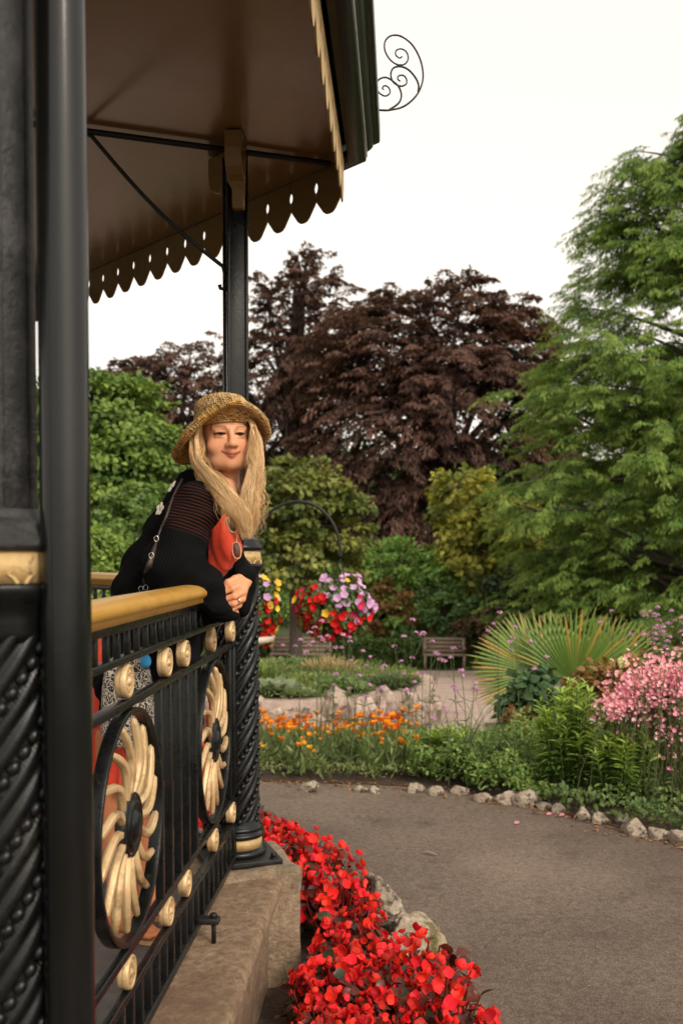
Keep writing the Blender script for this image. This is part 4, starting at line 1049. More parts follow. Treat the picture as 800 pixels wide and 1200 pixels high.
# verbena: thin stems with little mauve heads
def verbena(base, top, heads, label):
    base = np.asarray(base, float); top = np.asarray(top, float)
    t = thing('verbena_plant', label, 'verbena', tuple(base), 'tall purple verbena')
    b = MB(); hp = [top]
    s = np.linspace(0, 1, 12)[:, None]; bow = np.array([rng.normal(0, .03), rng.normal(0, .03), 0])
    main = base*(1-s)+top*s+bow*np.sin(s*pi); b.add(*tubes(main, np.linspace(.0042, .0022, 12), 5))
    Ln = np.linalg.norm(top-base)
    for k in range(heads-1):
        f = rng.uniform(.55, .9); st = main[int(f*11)]; a = rng.uniform(0, 2*pi)
        e = st+np.array([cos(a)*.12, sin(a)*.1, 0])*rng.uniform(.5, 1.3)+[0, 0, (1-f)*Ln*rng.uniform(.6, 1.05)]
        md = st*.5+e*.5+np.array([cos(a)*.03, sin(a)*.03, -.02]); q = np.linspace(0, 1, 8)[:, None]
        b.add(*tubes((1-q)**2*st+2*q*(1-q)*md+q*q*e, .0018, 4)); hp.append(e)
    for f in (.12, .25, .4, .55):
        st = main[int(f*11)]; a = rng.uniform(0, 6.28)
        V, F, C = leafcloud(np.array([st, st]), np.array([[cos(a), sin(a), .6], [-cos(a), -sin(a), .6]]), np.array([[0, 0, 1.]]*2), .10, np.array([[.08, .13, .045]]*2), T_LANCE, .9); b.add(V, F)
    mk('stems', *b.get(), M['leaf'], t, col=np.array([.10, .15, .06]))
    for hc_ in hp:
        n = 18; d = rdir(n); d[:, 2] = np.abs(d[:, 2]); P = np.asarray(hc_)+d*[.019, .019, .012]*rng.uniform(.75, 1.2)
        flowers(P, d, .0080, mixc((.42, .17, .38), (.66, .40, .58), rng.uniform(0, 1, n)), 4, .1).build('flower_head', M['petal'], t, col=True)
VB = [(352, 750, 7.5, 3), (410, 752, 7.5, 3), (393, 790, 7.4, 3), (434, 770, 7.5, 3), (470, 775, 7.5, 3), (495, 790, 7.3, 4), (531, 760, 7.4, 3), (363, 742, 7.2, 3), (377, 728, 7.35, 4), (384, 746, 7.25, 3), (402, 744, 7.3, 3), (420, 792, 7.1, 3), (447, 806, 7.3, 4), (462, 758, 7.3, 3), (483, 727, 7.4, 5), (506, 752, 7.1, 4), (521, 830, 6.9, 3), (540, 786, 7.0, 4), (556, 800, 6.9, 3), (585, 718, 8.0, 4), (603, 735, 7.9, 4), (640, 770, 7.3, 2),
      (716, 716, 8.3, 2), (755, 722, 7.7, 6), (770, 712, 7.8, 7), (786, 716, 7.6, 7), (798, 725, 7.7, 7), (776, 740, 7.4, 6), (812, 715, 7.8, 6)]
for x, y, Yp, hd_ in VB:
    tp = at(x, y, Yp); bx = x+rng.normal(0, 8); bp = at(bx, 800, Yp); bp[2] = float(gz(bp[0], Yp))+.03
    lab = 'wispy purple verbena in the cluster above the pink flowers' if x > 740 else ('purple verbena rising beside the fan palm' if x > 560 else ('thin stemmed purple verbena among the orange poppies' if x < 430 else 'thin stemmed purple verbena in front of the second bench'))
    verbena(bp, tp, hd_, lab)
# upright leafy green clump
def leafy(px0, px1, Yp, hpx, n, label):
    c = at((px0+px1)/2, 800, Yp); z0 = float(gz(c[0], Yp))+.03; w = (px1-px0)*Yp/FPX/2; H = hpx*Yp/FPX
    t = thing('leafy_clump', label, 'plant', (c[0], Yp, z0))
    a = rng.uniform(0, 2*pi, n); r = np.sqrt(rng.uniform(0, 1, n)); B = np.stack([c[0]+.6*w*r*np.cos(a), Yp+.6*w*r*np.sin(a), np.full(n, z0)], -1)
    hh = H*rng.uniform(.72, 1.05, n)*(1-.22*r**2); T_ = B+np.stack([.45*w*r*np.cos(a), .4*w*r*np.sin(a), hh], -1)
    s = np.linspace(0, 1, 7)[None, :, None]; Pm = B[:, None]*(1-s)+T_[:, None]*s
    mk('stems', *tubes(Pm, .004, 5), M['leaf'], t, col=np.array([.08, .14, .04]))
    m = 34; q = rng.uniform(.12, 1, (n, m))**.75; P = B[:, None]+(T_-B)[:, None]*q[..., None]
    a2 = rng.uniform(0, 2*pi, (n, m)); D = np.stack([np.cos(a2), np.sin(a2), .35+.9*q**3], -1)
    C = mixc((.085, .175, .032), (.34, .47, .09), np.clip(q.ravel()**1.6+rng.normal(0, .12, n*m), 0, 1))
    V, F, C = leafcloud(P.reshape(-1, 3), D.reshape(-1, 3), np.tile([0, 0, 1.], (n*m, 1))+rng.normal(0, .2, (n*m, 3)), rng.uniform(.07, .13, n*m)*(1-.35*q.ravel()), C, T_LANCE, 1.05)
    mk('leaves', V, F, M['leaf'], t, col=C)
    return t
leafy(632, 712, 6.75, 128, 60, 'tall upright bright green leafy clump in the border')
leafy(690, 768, 6.5, 100, 46, 'shorter dark green leafy clump under the pink flowers')
leafy(505, 560, 7.2, 60, 26, 'small leafy green clump among the ground cover')
# pink flowering mass
def pinkmass():
    Yp = 6.5; c = at(800, 820, Yp); z0 = float(gz(c[0], Yp))
    t = thing('pink_diascia', 'large drift of small pink flowers at the right edge', 'flowers', (c[0], Yp, z0+.03))
    P = []
    for (x, y, rx, ry, k) in [(742, 818, 30, 22, 420), (775, 800, 36, 26, 620), (720, 828, 18, 12, 130), (800, 815, 34, 40, 620), (775, 850, 28, 20, 240), (850, 800, 40, 40, 520), (785, 880, 22, 16, 60)]:
        q = rng.normal(0, .55, (k, 3)); p = at(x, y, Yp)+q*np.array([rx, 28, ry])*Yp/FPX; P.append(p)
    P = np.vstack(P); n = len(P)
    C = np.clip(mixc((.74, .27, .38), (.88, .54, .60), rng.uniform(0, 1, n)), 0, .95)
    flowers(P, nrm(rdir(n)*.7+[0, -.8, .5]), rng.uniform(.010, .018, n), C, 5, .3).build('blossoms', M['petal'], t, col=True)
    k = rng.choice(n, 420, replace=False); tip = P[k]; base = tip*[1, 1, 0]+np.stack([rng.normal(0, .1, 420), rng.normal(0, .05, 420), np.full(420, z0+.02)], -1)
    s = np.linspace(0, 1, 6)[None, :, None]
    mk('stems', *tubes(base[:, None]*(1-s)+tip[:, None]*s+np.sin(s*pi)*rng.normal(0, .02, (420, 1, 3)), .0022, 4), M['leaf'], t, col=np.array([.14, .17, .06]))
    m = 2600; kk = rng.integers(0, 420, m); f = rng.uniform(.05, .9, m)[:, None]; p = base[kk]*(1-f)+tip[kk]*f+rng.normal(0, .02, (m, 3))
    V, F, C = leafcloud(p, rdir(m)+[0, 0, .4], rdir(m)+[0, 0, .6], rng.uniform(.02, .05, m), mixc((.06, .10, .035), (.16, .20, .07), rng.uniform(0, 1, m)), T_LANCE, 1.6); mk('leaves', V, F, M['leaf'], t, col=C)
pinkmass()
# fan palm
def fan(hub, tip_dir, face, Rr, nb, spread, ca, cb, dead=.06):
    u = nrm(np.asarray(tip_dir, float)); f = np.asarray(face, float); f = nrm(f-u*(f@u)); sd = np.cross(u, f)
    b = MB(); a = np.linspace(-spread, spread, nb); da = a[1]-a[0]
    for i, th in enumerate(a):
        L_ = Rr*rng.uniform(.90, 1.03)*(1-.12*abs(th/spread)**2)
        y = np.array([.03, .25, .5, .62, .8, .92, 1.0])
        d = u*cos(th)+sd*sin(th); p = -u*sin(th)+sd*cos(th)
        hw = np.array([.008, .5*.25*da*L_, .50*.5*da*L_, .38*.62*da*L_, .30*.66*da*L_, .16*.62*da*L_, .001])
        bend = rng.normal(0, .05)
        V = []
        for yy, h_ in zip(y, hw):
            c = hub+d*(yy*L_)+f*(.10*Rr*cos(th*.8)*(yy-yy**2*.9)*1.2)+p*bend*max(0, yy-.55)**2*L_-np.array([0, 0, 1])*(.16*max(0, yy-.6)**2*L_)
            V += [c-p*h_-f*h_*.55, c+f*h_*.35, c+p*h_-f*h_*.55]
        F = []
        for r in range(6):
            q = r*3; F += [[q, q+1, q+4, q+3], [q+1, q+2, q+5, q+4]]
        t = np.repeat(y, 3); C = mixc(ca, cb, np.clip(t*.5+rng.uniform(0, .5), 0, 1))
        if rng.uniform() < dead: C = mixc(C, (.45, .24, .05), np.clip((t-.1), 0, .9))
        tipb = np.clip((t-.86)*5, 0, .8); C = C*(1-tipb[:, None])+np.array([.35, .24, .10])*tipb[:, None]
        b.add(np.array(V), np.array(F), C)
    return b
Yq = 10.2
pr = at(668, 800, Yq); pg = float(gz(pr[0], Yq))
fp = thing('fan_palm', 'low fan palm with big pleated green fans yellowing at the tips', 'palm', (pr[0], Yq, pg))
mk('trunk', *tubes(np.array([[pr[0], Yq, pg-.05], [pr[0], Yq, pg+.2], [pr[0]-.02, Yq, pg+.42]]), [.09, .10, .07], 12), M['bark'], fp)
for (hx_, hy_, dy, tx, ty, tz, fx, fy, fz, Rr, sp, nb, ca, cb, dd) in [
        (672, 800, -.10, .12, -.10, 1.0, .0, -1, .15, .82, 1.30, 34, (.06, .125, .022), (.15, .24, .045), .10),
        (700, 800, .05, .75, -.05, .75, .1, -1, .2, .80, .75, 22, (.07, .13, .022), (.20, .27, .05), .08),
        (628, 790, -.05, -.80, -.12, .42, .1, -1, .35, .76, .95, 26, (.055, .115, .02), (.18, .25, .045), .22),
        (612, 800, -.1, -.9, -.2, -.25, 0, -.8, .8, .55, .8, 20, (.06, .11, .025), (.20, .22, .05), .2),
        (640, 800, .2, -.35, .4, .9, .1, -1, .2, .85, 1.1, 28, (.07, .13, .025), (.20, .27, .05), .05)]:
    hub = at(hx_, hy_, Yq+dy)
    fr = fan(hub, (tx, ty, tz), (fx, fy, fz), Rr, nb, sp, ca, cb, dd)
    st = tubes(smooth_path(np.array([[pr[0], Yq, pg+.38], (np.array([pr[0], Yq, pg+.38])+hub)/2+[0, 0, .03], hub]), 5), .011, 6); fr.add(st[0], st[1], np.array([.10, .13, .04]))
    fr.build('frond', M['glossleaf'], fp, col=True)
# dahlia-like dark leafy plants by the palm
tree('dahlia_plant', 'dark green broad leaved plant in front of the fan palm', 'plant', np.array([at(628, 800, 8.9)[0], 8.9, float(gz(0, 8.9))]), [E_(625, 808, 8.9, 20, 22, 24), E_(610, 832, 8.9, 20, 22, 22), E_(640, 838, 8.9, 20, 20, 20)], at(628, 810, 8.9), .02, 60, 22, .10, .09, (.035, .075, .03), (.075, .14, .055), tname='stem', fname='foliage', T=T_OVATE, flat=.7)
tree('canna_plant', 'rusty orange leaved plant right of the fan palm', 'plant', np.array([at(715, 800, 9.2)[0], 9.2, float(gz(0, 9.2))]), [E_(715, 800, 9.2, 34, 24, 22), E_(690, 815, 9.2, 26, 24, 20), E_(755, 790, 9.4, 30, 24, 20), E_(610, 850, 8.6, 18, 18, 14)], at(715, 810, 9.2), .02, 70, 26, .09, .07, (.10, .11, .035), (.36, .12, .035), tname='stem', fname='foliage', T=T_OVATE, flat=.7)
tree('shrub', 'olive green low shrub behind the pink flowers', 'shrub', np.array([at(770, 760, 10.5)[0], 10.5, float(gz(0, 10.5))]), [E_(745, 770, 10.5, 34, 30, 22), E_(790, 765, 10.5, 40, 30, 25), E_(840, 760, 10.5, 50, 30, 40)], at(770, 780, 10.5), .03, 80, 40, .15, .07, (.09, .12, .035), (.22, .24, .07), tname='stem', fname='foliage', flat=.6)
for (x, y, Yp) in [(729, 776, 7.9), (776, 788, 7.2)]:
    p = at(x, y, Yp); b0 = np.array([p[0]+.02, Yp, float(gz(p[0], Yp))+.02]); t = thing('cream_flower', 'single cream flower head %s' % ('beside the fan palm' if x < 750 else 'standing in the pink flowers'), 'flower', tuple(b0))
    mk('stem', *tubes(np.array([b0, (b0+p)/2+[.01, 0, 0], p]), .004, 5), M['leaf'], t, col=np.array([.1, .15, .05]))
    n = 40; d = rdir(n); flowers(p+d*[.03, .03, .035], d, .016, np.tile([.85, .78, .52], (n, 1)), 4, .4).build('head', M['petal'], t, col=True)
# plants of the raised bed
def mound(name, label, cat, x, y, Yp, rx, rz, n, leaf, ca, cb, T=T_KITE, asp=.6, up=.3):
    c = at(x, y, Yp); z0 = WT+.05; k = Yp/FPX
    t = thing(name, label, cat, (c[0], Yp, z0)); d = rdir(n); d[:, 2] = np.abs(d[:, 2])
    P = c+d*np.array([rx*k, rx*k, rz*k])*rng.uniform(.25, 1, (n, 1))**.5; P[:, 2] -= rz*k*.5
    P[:, 2] = np.maximum(P[:, 2], z0-.05)
    V, F, C = leafcloud(P, nrm(d+rdir(n)*.5+[0, 0, up]), nrm(rdir(n)*.4+[0, -.3, .9]), leaf*rng.uniform(.6, 1.3, n), mixc(ca, cb, rng.uniform(0, 1, n)), T, asp); mk('foliage', V, F, M['leaf'], t, col=C)
    s = np.linspace(0, 1, 5)[None, :, None]; kx = rng.choice(n, 14); B = np.tile([c[0], Yp, z0-.08], (14, 1))
    mk('stem', *tubes(B[:, None]*(1-s)+P[kx][:, None]*s, .006, 5), M['leaf'], t, col=np.array([.1, .12, .05])); return t
mound('bergenia', 'grey green broad leaved bergenia at the wall beside the column', 'plant', 318, 822, 12.0, 24, 16, 90, .17, (.10, .14, .075), (.24, .28, .16), T_OVATE, .9)
mound('leafy_plant', 'feathery light green plant above the bergenia', 'plant', 312, 796, 12.8, 22, 26, 420, .10, (.11, .17, .045), (.22, .29, .08), T_KITE, .3)
mound('leafy_plant', 'low yellow green plant in the middle of the raised bed', 'plant', 362, 810, 13.0, 34, 14, 420, .10, (.12, .18, .045), (.27, .33, .09), T_KITE, .5)
mound('leafy_plant', 'mid green spreading plant left of the bushy conifer', 'plant', 398, 815, 12.4, 26, 18, 300, .13, (.06, .12, .035), (.17, .25, .08), T_OVATE, .7)
mound('dwarf_conifer', 'bushy blue green dwarf conifer at the end of the raised bed', 'shrub', 458, 812, 12.8, 32, 32, 1500, .12, (.05, .085, .035), (.13, .175, .075), T_KITE, .2, .6)
def fern(x, y, Yp, label):
    c = at(x, y, Yp); t = thing('golden_fern', label, 'fern', (c[0], Yp, WT+.1)); b = MB()
    for k in range(16):
        a = rng.uniform(0, 2*pi); L_ = rng.uniform(.25, .42); q = np.linspace(0, 1, 22)
        P = c+[0, 0, -.18]+np.stack([cos(a)*L_*q, sin(a)*L_*q*.7, .34*L_*2*(q-.55*q*q)], -1)
        sd = np.array([-sin(a), cos(a), 0])
        for s in (-1, 1):
            V, F, C = leafcloud(P, np.tile(sd*s+[cos(a)*.3, sin(a)*.3, .1], (22, 1)), np.tile([0, 0, 1.], (22, 1)), .11*np.sin(np.clip(q+.1, 0, 1)*pi*.9)+.02, mixc((.30, .30, .06), (.52, .46, .11), rng.uniform(0, 1, 22)), T_KITE, .3); b.add(V, F, C)
    b.build('fronds', M['leaf'], t, col=True)
fern(462, 786, 13.0, 'golden yellow fern above the blue green conifer')
mound('tan_grass', 'tuft of dry tan grass in the raised bed', 'grass tuft', 385, 793, 14.0, 30, 16, 260, .22, (.32, .22, .11), (.48, .34, .17), T_KITE, .08, 1.2)
n = 6500; a_ = rng.uniform(0, 2*pi, n); r_ = np.sqrt(rng.uniform(0, .95, n)); P = np.stack([BC[0]+BRX*r_*np.cos(a_), BC[1]+BRY*r_*np.sin(a_), 0*a_], -1); P[:, 2] = WT-.02+.10*(1-r_)+np.abs(rng.normal(0, .03, n))*(1+vnoise(P, 3, 5))
V, F, C = leafcloud(P, nrm(rdir(n)+[0, 0, .9]), rdir(n)+[0, -.3, .5], rng.uniform(.03, .08, n), mixc((.10, .15, .04), (.27, .32, .10), np.clip(.5+.5*vnoise(P, 2.2, 9)+rng.normal(0, .2, n), 0, 1)), T_KITE, .3)
struct(mk('raised_bed_foliage', V, F, M['leaf'], col=C, org=(BC[0], BC[1], WT)), 'stuff', 'mixed low greenery carpeting the raised bed', 'ground cover')
mound('leafy_plant', 'rounded dark green plant at the back of the raised bed', 'plant', 340, 790, 14.6, 26, 18, 420, .12, (.05, .10, .03), (.13, .20, .06), T_OVATE, .6)
mound('leafy_plant', 'pale sage plant spilling over the front of the wall', 'plant', 350, 826, 11.9, 20, 9, 260, .08, (.14, .19, .08), (.28, .33, .15), T_KITE, .4)
# loose grassy tufts by the ground cover
def tuft(px, Yp, hpx, n, label, ca=(.09, .15, .06), cb=(.16, .22, .09)):
    c = at(px, 800, Yp); z0 = float(gz(c[0], Yp))+.03; H = hpx*Yp/FPX
    t = np.linspace(0, 1, 8)[None, :, None]; a = rng.uniform(0, 2*pi, n); ln = H*rng.uniform(.5, 1, n); out = np.stack([np.cos(a), np.sin(a), 0*a], -1)*(rng.uniform(.1, .5, n)*ln)[:, None]
    B = np.array([c[0], Yp, z0])+np.stack([.04*np.cos(a), .04*np.sin(a), 0*a], -1)
    P = B[:, None]+out[:, None]*t**2+np.array([0, 0, 1])*ln[:, None, None]*t
    o = mk('grass_tuft', *tubes(P, np.linspace(.004, .0008, 8), 3), M['leaf'], col=np.repeat(mixc(ca, cb, rng.uniform(0, 1, n)), 24, 0), org=(c[0], Yp, z0))
    tag(o, label, 'grass tuft', 'grassy tufts in the flower bed')
tuft(536, 7.1, 95, 40, 'tall thin grassy tuft in front of the rear path'); tuft(560, 7.0, 80, 36, 'grassy tuft just left of the fan palm leaves'); tuft(438, 7.2, 48, 40, 'short broad grassy tuft among the yellow poppies', (.12, .2, .05), (.2, .3, .08)); tuft(608, 6.9, 90, 24, 'thin grassy tuft beside the tall leafy clump')
tuft(372, 7.3, 110, 16, 'tall sparse grassy tuft behind the orange poppies'); tuft(318, 7.4, 70, 22, 'pale grassy tuft beside the iron column', (.16, .19, .08), (.26, .28, .13)); tuft(500, 7.3, 100, 26, 'tall wispy grassy tuft right of the poppies'); tuft(578, 7.3, 110, 20, 'very tall wispy grassy tuft under the palm')
tuft(345, 7.2, 60, 20, 'sparse grassy tuft below the thin verbena stems')
# ================================================================== THE WOMAN
from mathutils.bvhtree import BVHTree
from mathutils import Vector
YH = 2.95
az = R(23); pit = R(-1.5); rol = R(-1.5)
hf = np.array([sin(az)*cos(pit), -cos(az)*cos(pit), sin(pit)]); hx = np.array([cos(az), sin(az), 0]); hz = np.cross(hx, hf)
hx, hz = hx*cos(rol)+hz*sin(rol), hz*cos(rol)-hx*sin(rol)
if hz[2] < 0: hz = -hz
HM = np.stack([hx, hf, hz], 0)                       # rows: local axes in world
HC = at(271, 508, YH)-hf*.088
HS = 1.0
def H2W(P): return np.asarray(P)@HM*HS+HC
def W2H(P): return (np.asarray(P)-HC)@HM.T/HS
SKIN = np.array((.68, .325, .175))
# ---- head, in head space (x her left, y forward, z up, eyes at z=0)
fd = Field((-.105, -.135, -.215), (.105, .128, .150), .0021)
fd.ell((0, -.018, .038), (.074, .094, .084), .02)
fd.ell((0, .020, -.035), (.0615, .068, .078), .025)
fd.ell((0, .040, -.078), (.042, .042, .036), .02)
fd.ell((0, .060, -.096), (.019, .019, .018), .015)
for s in (-1, 1):
    fd.cone((s*.051, .0, -.058), (s*.034, .045, -.088), .022, .020, .022)
    fd.ell((s*.039, .050, -.040), (.027, .026, .026), .016)
    fd.cone((s*.012, .082, .017), (s*.044, .062, .017), .009, .009, .014)
    fd.ell((s*.071, -.012, -.012), (.008, .017, .030), .006)
for s in (-1, 1): fd.ell((s*.029, .094, -.002), (.018, .012, .011), .018, sub=True)
for s in (-1, 1):
    fd.ell((s*.031, .070, -.001), (.0135, .0125, .0125), .003)
    fd.cone((s*.019, .0795, -.010), (s*.043, .070, -.009), .0035, .003, .006)      # lower lid fold
    fd.cone((s*.018, .080, .0058), (s*.042, .0705, .0045), .0034, .0028, .006)        # upper lid
fd.cone((0, .084, .012), (0, .103, -.030), .0075, .0095, .012)
fd.ell((0, .1040, -.034), (.0142, .0122, .0115), .008)
for s in (-1, 1):
    fd.ell((s*.0125, .0935, -.037), (.0085, .0105, .0085), .005)
    fd.ell((s*.0062, .1005, -.0445), (.0035, .005, .003), .002, sub=True)
fd.cone((0, .082, -.05), (0, .085, -.06), .011, .012, .012)
fd.cone((-.028, .0715, -.0545), (-.006, .0868, -.0612), .0030, .0048, .005); fd.cone((.028, .0715, -.0545), (.006, .0868, -.0612), .0030, .0048, .005)
fd.cone((-.025, .0728, -.0580), (0, .0860, -.0695), .0030, .0055, .006); fd.cone((.025, .0728, -.0580), (0, .0860, -.0695), .0030, .0055, .006)
for s in (-1, 1):
    fd.cone((s*.022, .0885, -.036), (s*.035, .0835, -.060), .0014, .0014, .007, sub=True)   # smile fold
fd.cone((0, -.028, -.06), (-.004, -.030, -.215), .050, .054, .02)
HV, HF = fd.mesh(); HV = relax(HV, HF, 4, .5)
HV0 = HV.copy()
def face_cols(P):
    x, y, z = P[:, 0], P[:, 1], P[:, 2]; ax = np.abs(x)
    C = np.tile(SKIN, (len(P), 1)); front = y > .045
    def blend(m, c):
        m = np.clip(m, 0, 1)[:, None]; return C*(1-m)+np.asarray(c)*m
    bl = np.exp(-(((ax-.040)/.017)**2+((z+.034)/.016)**2))*.62*front; C = blend(bl, (.62, .25, .165))
    C = blend(np.exp(-((x/.012)**2+((z+.036)/.010)**2))*.35*front, (.60, .25, .17))
    top = -.0568+.001*np.cos(x/.008)-.0+.0052*(ax/.027)**2; bot = -.0748+.0190*(ax/.0305)**2
    lip = ((z < top) & (z > bot) & (ax < .0300) & (y > .068)).astype(float); C = blend(lip*.85, (.50, .15, .10))
    line = np.exp(-((z-(-.0652+.0080*(ax/.027)**2))/.0019)**2)*(ax < .0305)*(y > .064); C = blend(line*.95, (.11, .02, .02))
    fx = ax-.031
    br = np.exp(-((z-(.0200+.0035*np.cos((ax-.034)/.013)-.002))/.0028)**2)*(ax > .014)*(ax < .047)*front; C = blend(br*.65, (.13, .08, .04))
    eye = ((np.abs(fx) < .0155) & (np.abs(z+.0012-.0005*fx/.012) < .0033*(1-(fx/.0160)**2)) & front).astype(float)
    C = blend(eye, (.03, .02, .016)); gx = fx*np.sign(x)*1.0; C = blend(eye*(np.abs(fx) > .0085)*.45, (.20, .15, .13))
    iris = eye*((gx+.0010)**2+(z+.0005)**2 < .0064**2); C = blend(iris, (.012, .009, .008)); C = blend(eye*((gx+.0010)**2+(z+.0005)**2 < .0028**2), (.01, .01, .01))
    lash_shade = np.exp(-((z-(.0032-.0038*(fx/.0160)**2))/.0022)**2)*np.clip((.0178-np.abs(fx+.0004))/.004, 0, 1)*front; C = blend(np.clip(lash_shade*1.5, 0, 1), (.022, .013, .010))  # upper lashes, thickened with the lid's shadow painted into the colour
    low = np.exp(-((z-(-.0060+.0042*(fx/.0160)**2))/.0013)**2)*np.clip((.0165-np.abs(fx))/.006, 0, 1)*front; C = blend(low*.75, (.12, .06, .045))
    sh = np.exp(-((fx/.016)**2+((z-.0095)/.004)**2))*.30*front; C = blend(sh, (.40, .20, .13))  # soft shade of the upper lid, painted into the skin colour
    return C
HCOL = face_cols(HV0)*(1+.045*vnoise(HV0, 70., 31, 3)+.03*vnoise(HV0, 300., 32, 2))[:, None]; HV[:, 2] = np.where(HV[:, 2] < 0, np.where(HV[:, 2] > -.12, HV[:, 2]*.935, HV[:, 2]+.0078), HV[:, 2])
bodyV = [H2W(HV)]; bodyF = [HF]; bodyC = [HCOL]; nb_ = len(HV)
def addbody(V, F, C):
    global nb_
    bodyV.append(V); bodyF.append(F+nb_); bodyC.append(C); nb_ += len(V)
# ---- chest and shoulders skin under the clothes, legs and feet
WA = np.array
f2 = Field((-.92, 2.80, 1.72), (-.36, 3.30, 1.95), .006)
f2.cone(H2W((-.004, -.03, -.15)), H2W((-.01, -.03, -.26)), .054, .075, .02); f2.ell(at(258, 606, 3.05), (.07, .11, .05), .03)
V, F = f2.mesh(); addbody(V, F, np.tile(SKIN, (len(V), 1)))
fi = Field((-1.06, 2.70, 1.02), (-.36, 3.34, 1.92), .010)
fi.cone(at(250, 585, 3.03), at(205, 690, 3.05), .085, .09, .03); fi.cone(at(205, 690, 3.05), at(168, 770, 3.06), .09, .10, .03)
for (kx, ky) in ((-.865, 2.96), (-.815, 3.08)): fi.cone(at(163, 770, 3.07), (kx, ky+.01, 1.04), .075, .054, .03)
fi.cone(at(246, 590, 3.03), at(228, 592, 2.89), .05, .045, .02); fi.cone(at(228, 592, 2.89), at(206, 666, 2.83), .042, .038, .02); fi.cone(at(206, 666, 2.83), at(255, 693, 2.955), .036, .026, .02)
fi.cone(at(250, 590, 3.03), at(268, 602, 3.17), .045, .034, .02); fi.cone(at(268, 602, 3.17), at(270, 656, 3.22), .030, .028, .02); fi.cone(at(270, 656, 3.22), at(287, 676, 3.06), .026, .018, .02)
V, F = fi.mesh(); addbody(V, F, np.tile(SKIN, (len(V), 1)))
f3 = Field((-1.02, 2.78, .49), (-.60, 3.22, 1.12), .005)
for (kx, ky, axx, ay, tx, ty) in [(-.865, 2.95, -.845, 2.93, -.745, 2.875), (-.815, 3.08, -.80, 3.08, -.70, 3.04)]:
    f3.cone((kx, ky, 1.10), (kx-.012, ky+.01, .88), .058, .056, .02); f3.cone((kx-.012, ky+.01, .88), (axx, ay, .60), .054, .033, .03)
    f3.cone((axx-.02, ay+.01, .545), (tx, ty, .530), .034, .024, .02); f3.cone((axx, ay, .60), (axx-.012, ay+.004, .55), .033, .034, .02)
    dd = nrm(WA([tx-axx, ty-ay, 0])); pp_ = WA([-dd[1], dd[0], 0])
    for q, rr in ((-.026, .012), (-.012, .0095), (0, .009), (.011, .0085), (.021, .008)):
        b0 = WA([tx, ty, .530])+pp_*q; f3.cone(b0, b0+dd*(.036-abs(q)*.4), rr, rr*.85, .004)
V, F = f3.mesh(); addbody(V, F, np.tile(SKIN*WA([.80, .62, .52]), (len(V), 1)))
# ---- hands, clasped over the rail
def ath(x, y, Y): return at(x-7.5, y+3, Y)
def chain(f, pts, rad, k=.0035):
    P = [ath(*p) for p in pts]
    for i in range(len(P)-1): f.cone(P[i], P[i+1], rad[i], rad[i+1], k)
w0 = ath(276, 694, 2.96); f4 = Field(w0-WA([.075, .09, .075]), w0+WA([.085, .115, .08]), .0016)
mcp = [(288.5, 682.5, 2.957), (291.5, 690.5, 2.952), (290.5, 698.5, 2.954), (286.5, 705.5, 2.960)]
for p, r in zip(mcp, (.0145, .015, .0145, .0135)): f4.cone(ath(293, 676, 3.02), ath(*p), .020, r*.93, .008)
f4.cone(ath(297, 672, 3.07), ath(294, 677, 3.01), .022, .022, .01)
chain(f4, [mcp[0], (279.5, 687, 2.921), (270.5, 690.5, 2.918), (264.5, 693, 2.933)], (.0108, .0098, .0088, .0076))
chain(f4, [mcp[1], (281.5, 696, 2.914), (271.5, 699, 2.912), (264.5, 700.5, 2.930)], (.0112, .0102, .0090, .0078))
chain(f4, [mcp[2], (281, 704.5, 2.917), (271.5, 706.5, 2.916), (265, 707.5, 2.934)], (.0106, .0096, .0086, .0074))
chain(f4, [mcp[3], (278.5, 711.5, 2.927), (270.5, 712.8, 2.928), (265.5, 713, 2.942)], (.0095, .0084, .0076, .0066))
chain(f4, [(290, 674, 2.995), (283, 676, 2.955), (274.5, 680, 2.932), (267.5, 687.5, 2.928)], (.0150, .0120, .0104, .0084), .006)
# the other hand, held inside this one
f4.cone(ath(254, 694, 2.99), ath(268, 699, 2.975), .024, .020, .008)
for j, (yy, r) in enumerate(((690, .0095), (698, .0098), (705.5, .0094), (712, .0085))):
    chain(f4, [(266, yy, 2.965), (277, yy+1, 2.955), (284, yy+3, 2.972), (282, yy+4, 2.992)], (r*1.15, r, r*.95, r*.85))
V, F = f4.mesh(); V = relax(V, F, 1, .4)
hn = vnoise(V, 90., 3)
kn = np.zeros(len(V))
for p in mcp+[(279.5, 687, 2.921), (281.5, 696, 2.914), (281, 704.5, 2.917), (278.5, 711.5, 2.927)]: kn = np.maximum(kn, np.exp(-(np.linalg.norm(V-ath(*p), axis=1)/.013)**2))
HCo = SKIN*(1-.10*kn[:, None]*WA([.2, 1.2, 1.2]))*WA([1, .93, .88])*(1+.04*hn[:, None])
for p in ((266, 689.5, 2.921),):
    m = np.exp(-(np.linalg.norm(V-ath(*p), axis=1)/.006)**4)[:, None]; HCo = HCo*(1-m)+WA([.66, .36, .29])*m
addbody(V, F, HCo)
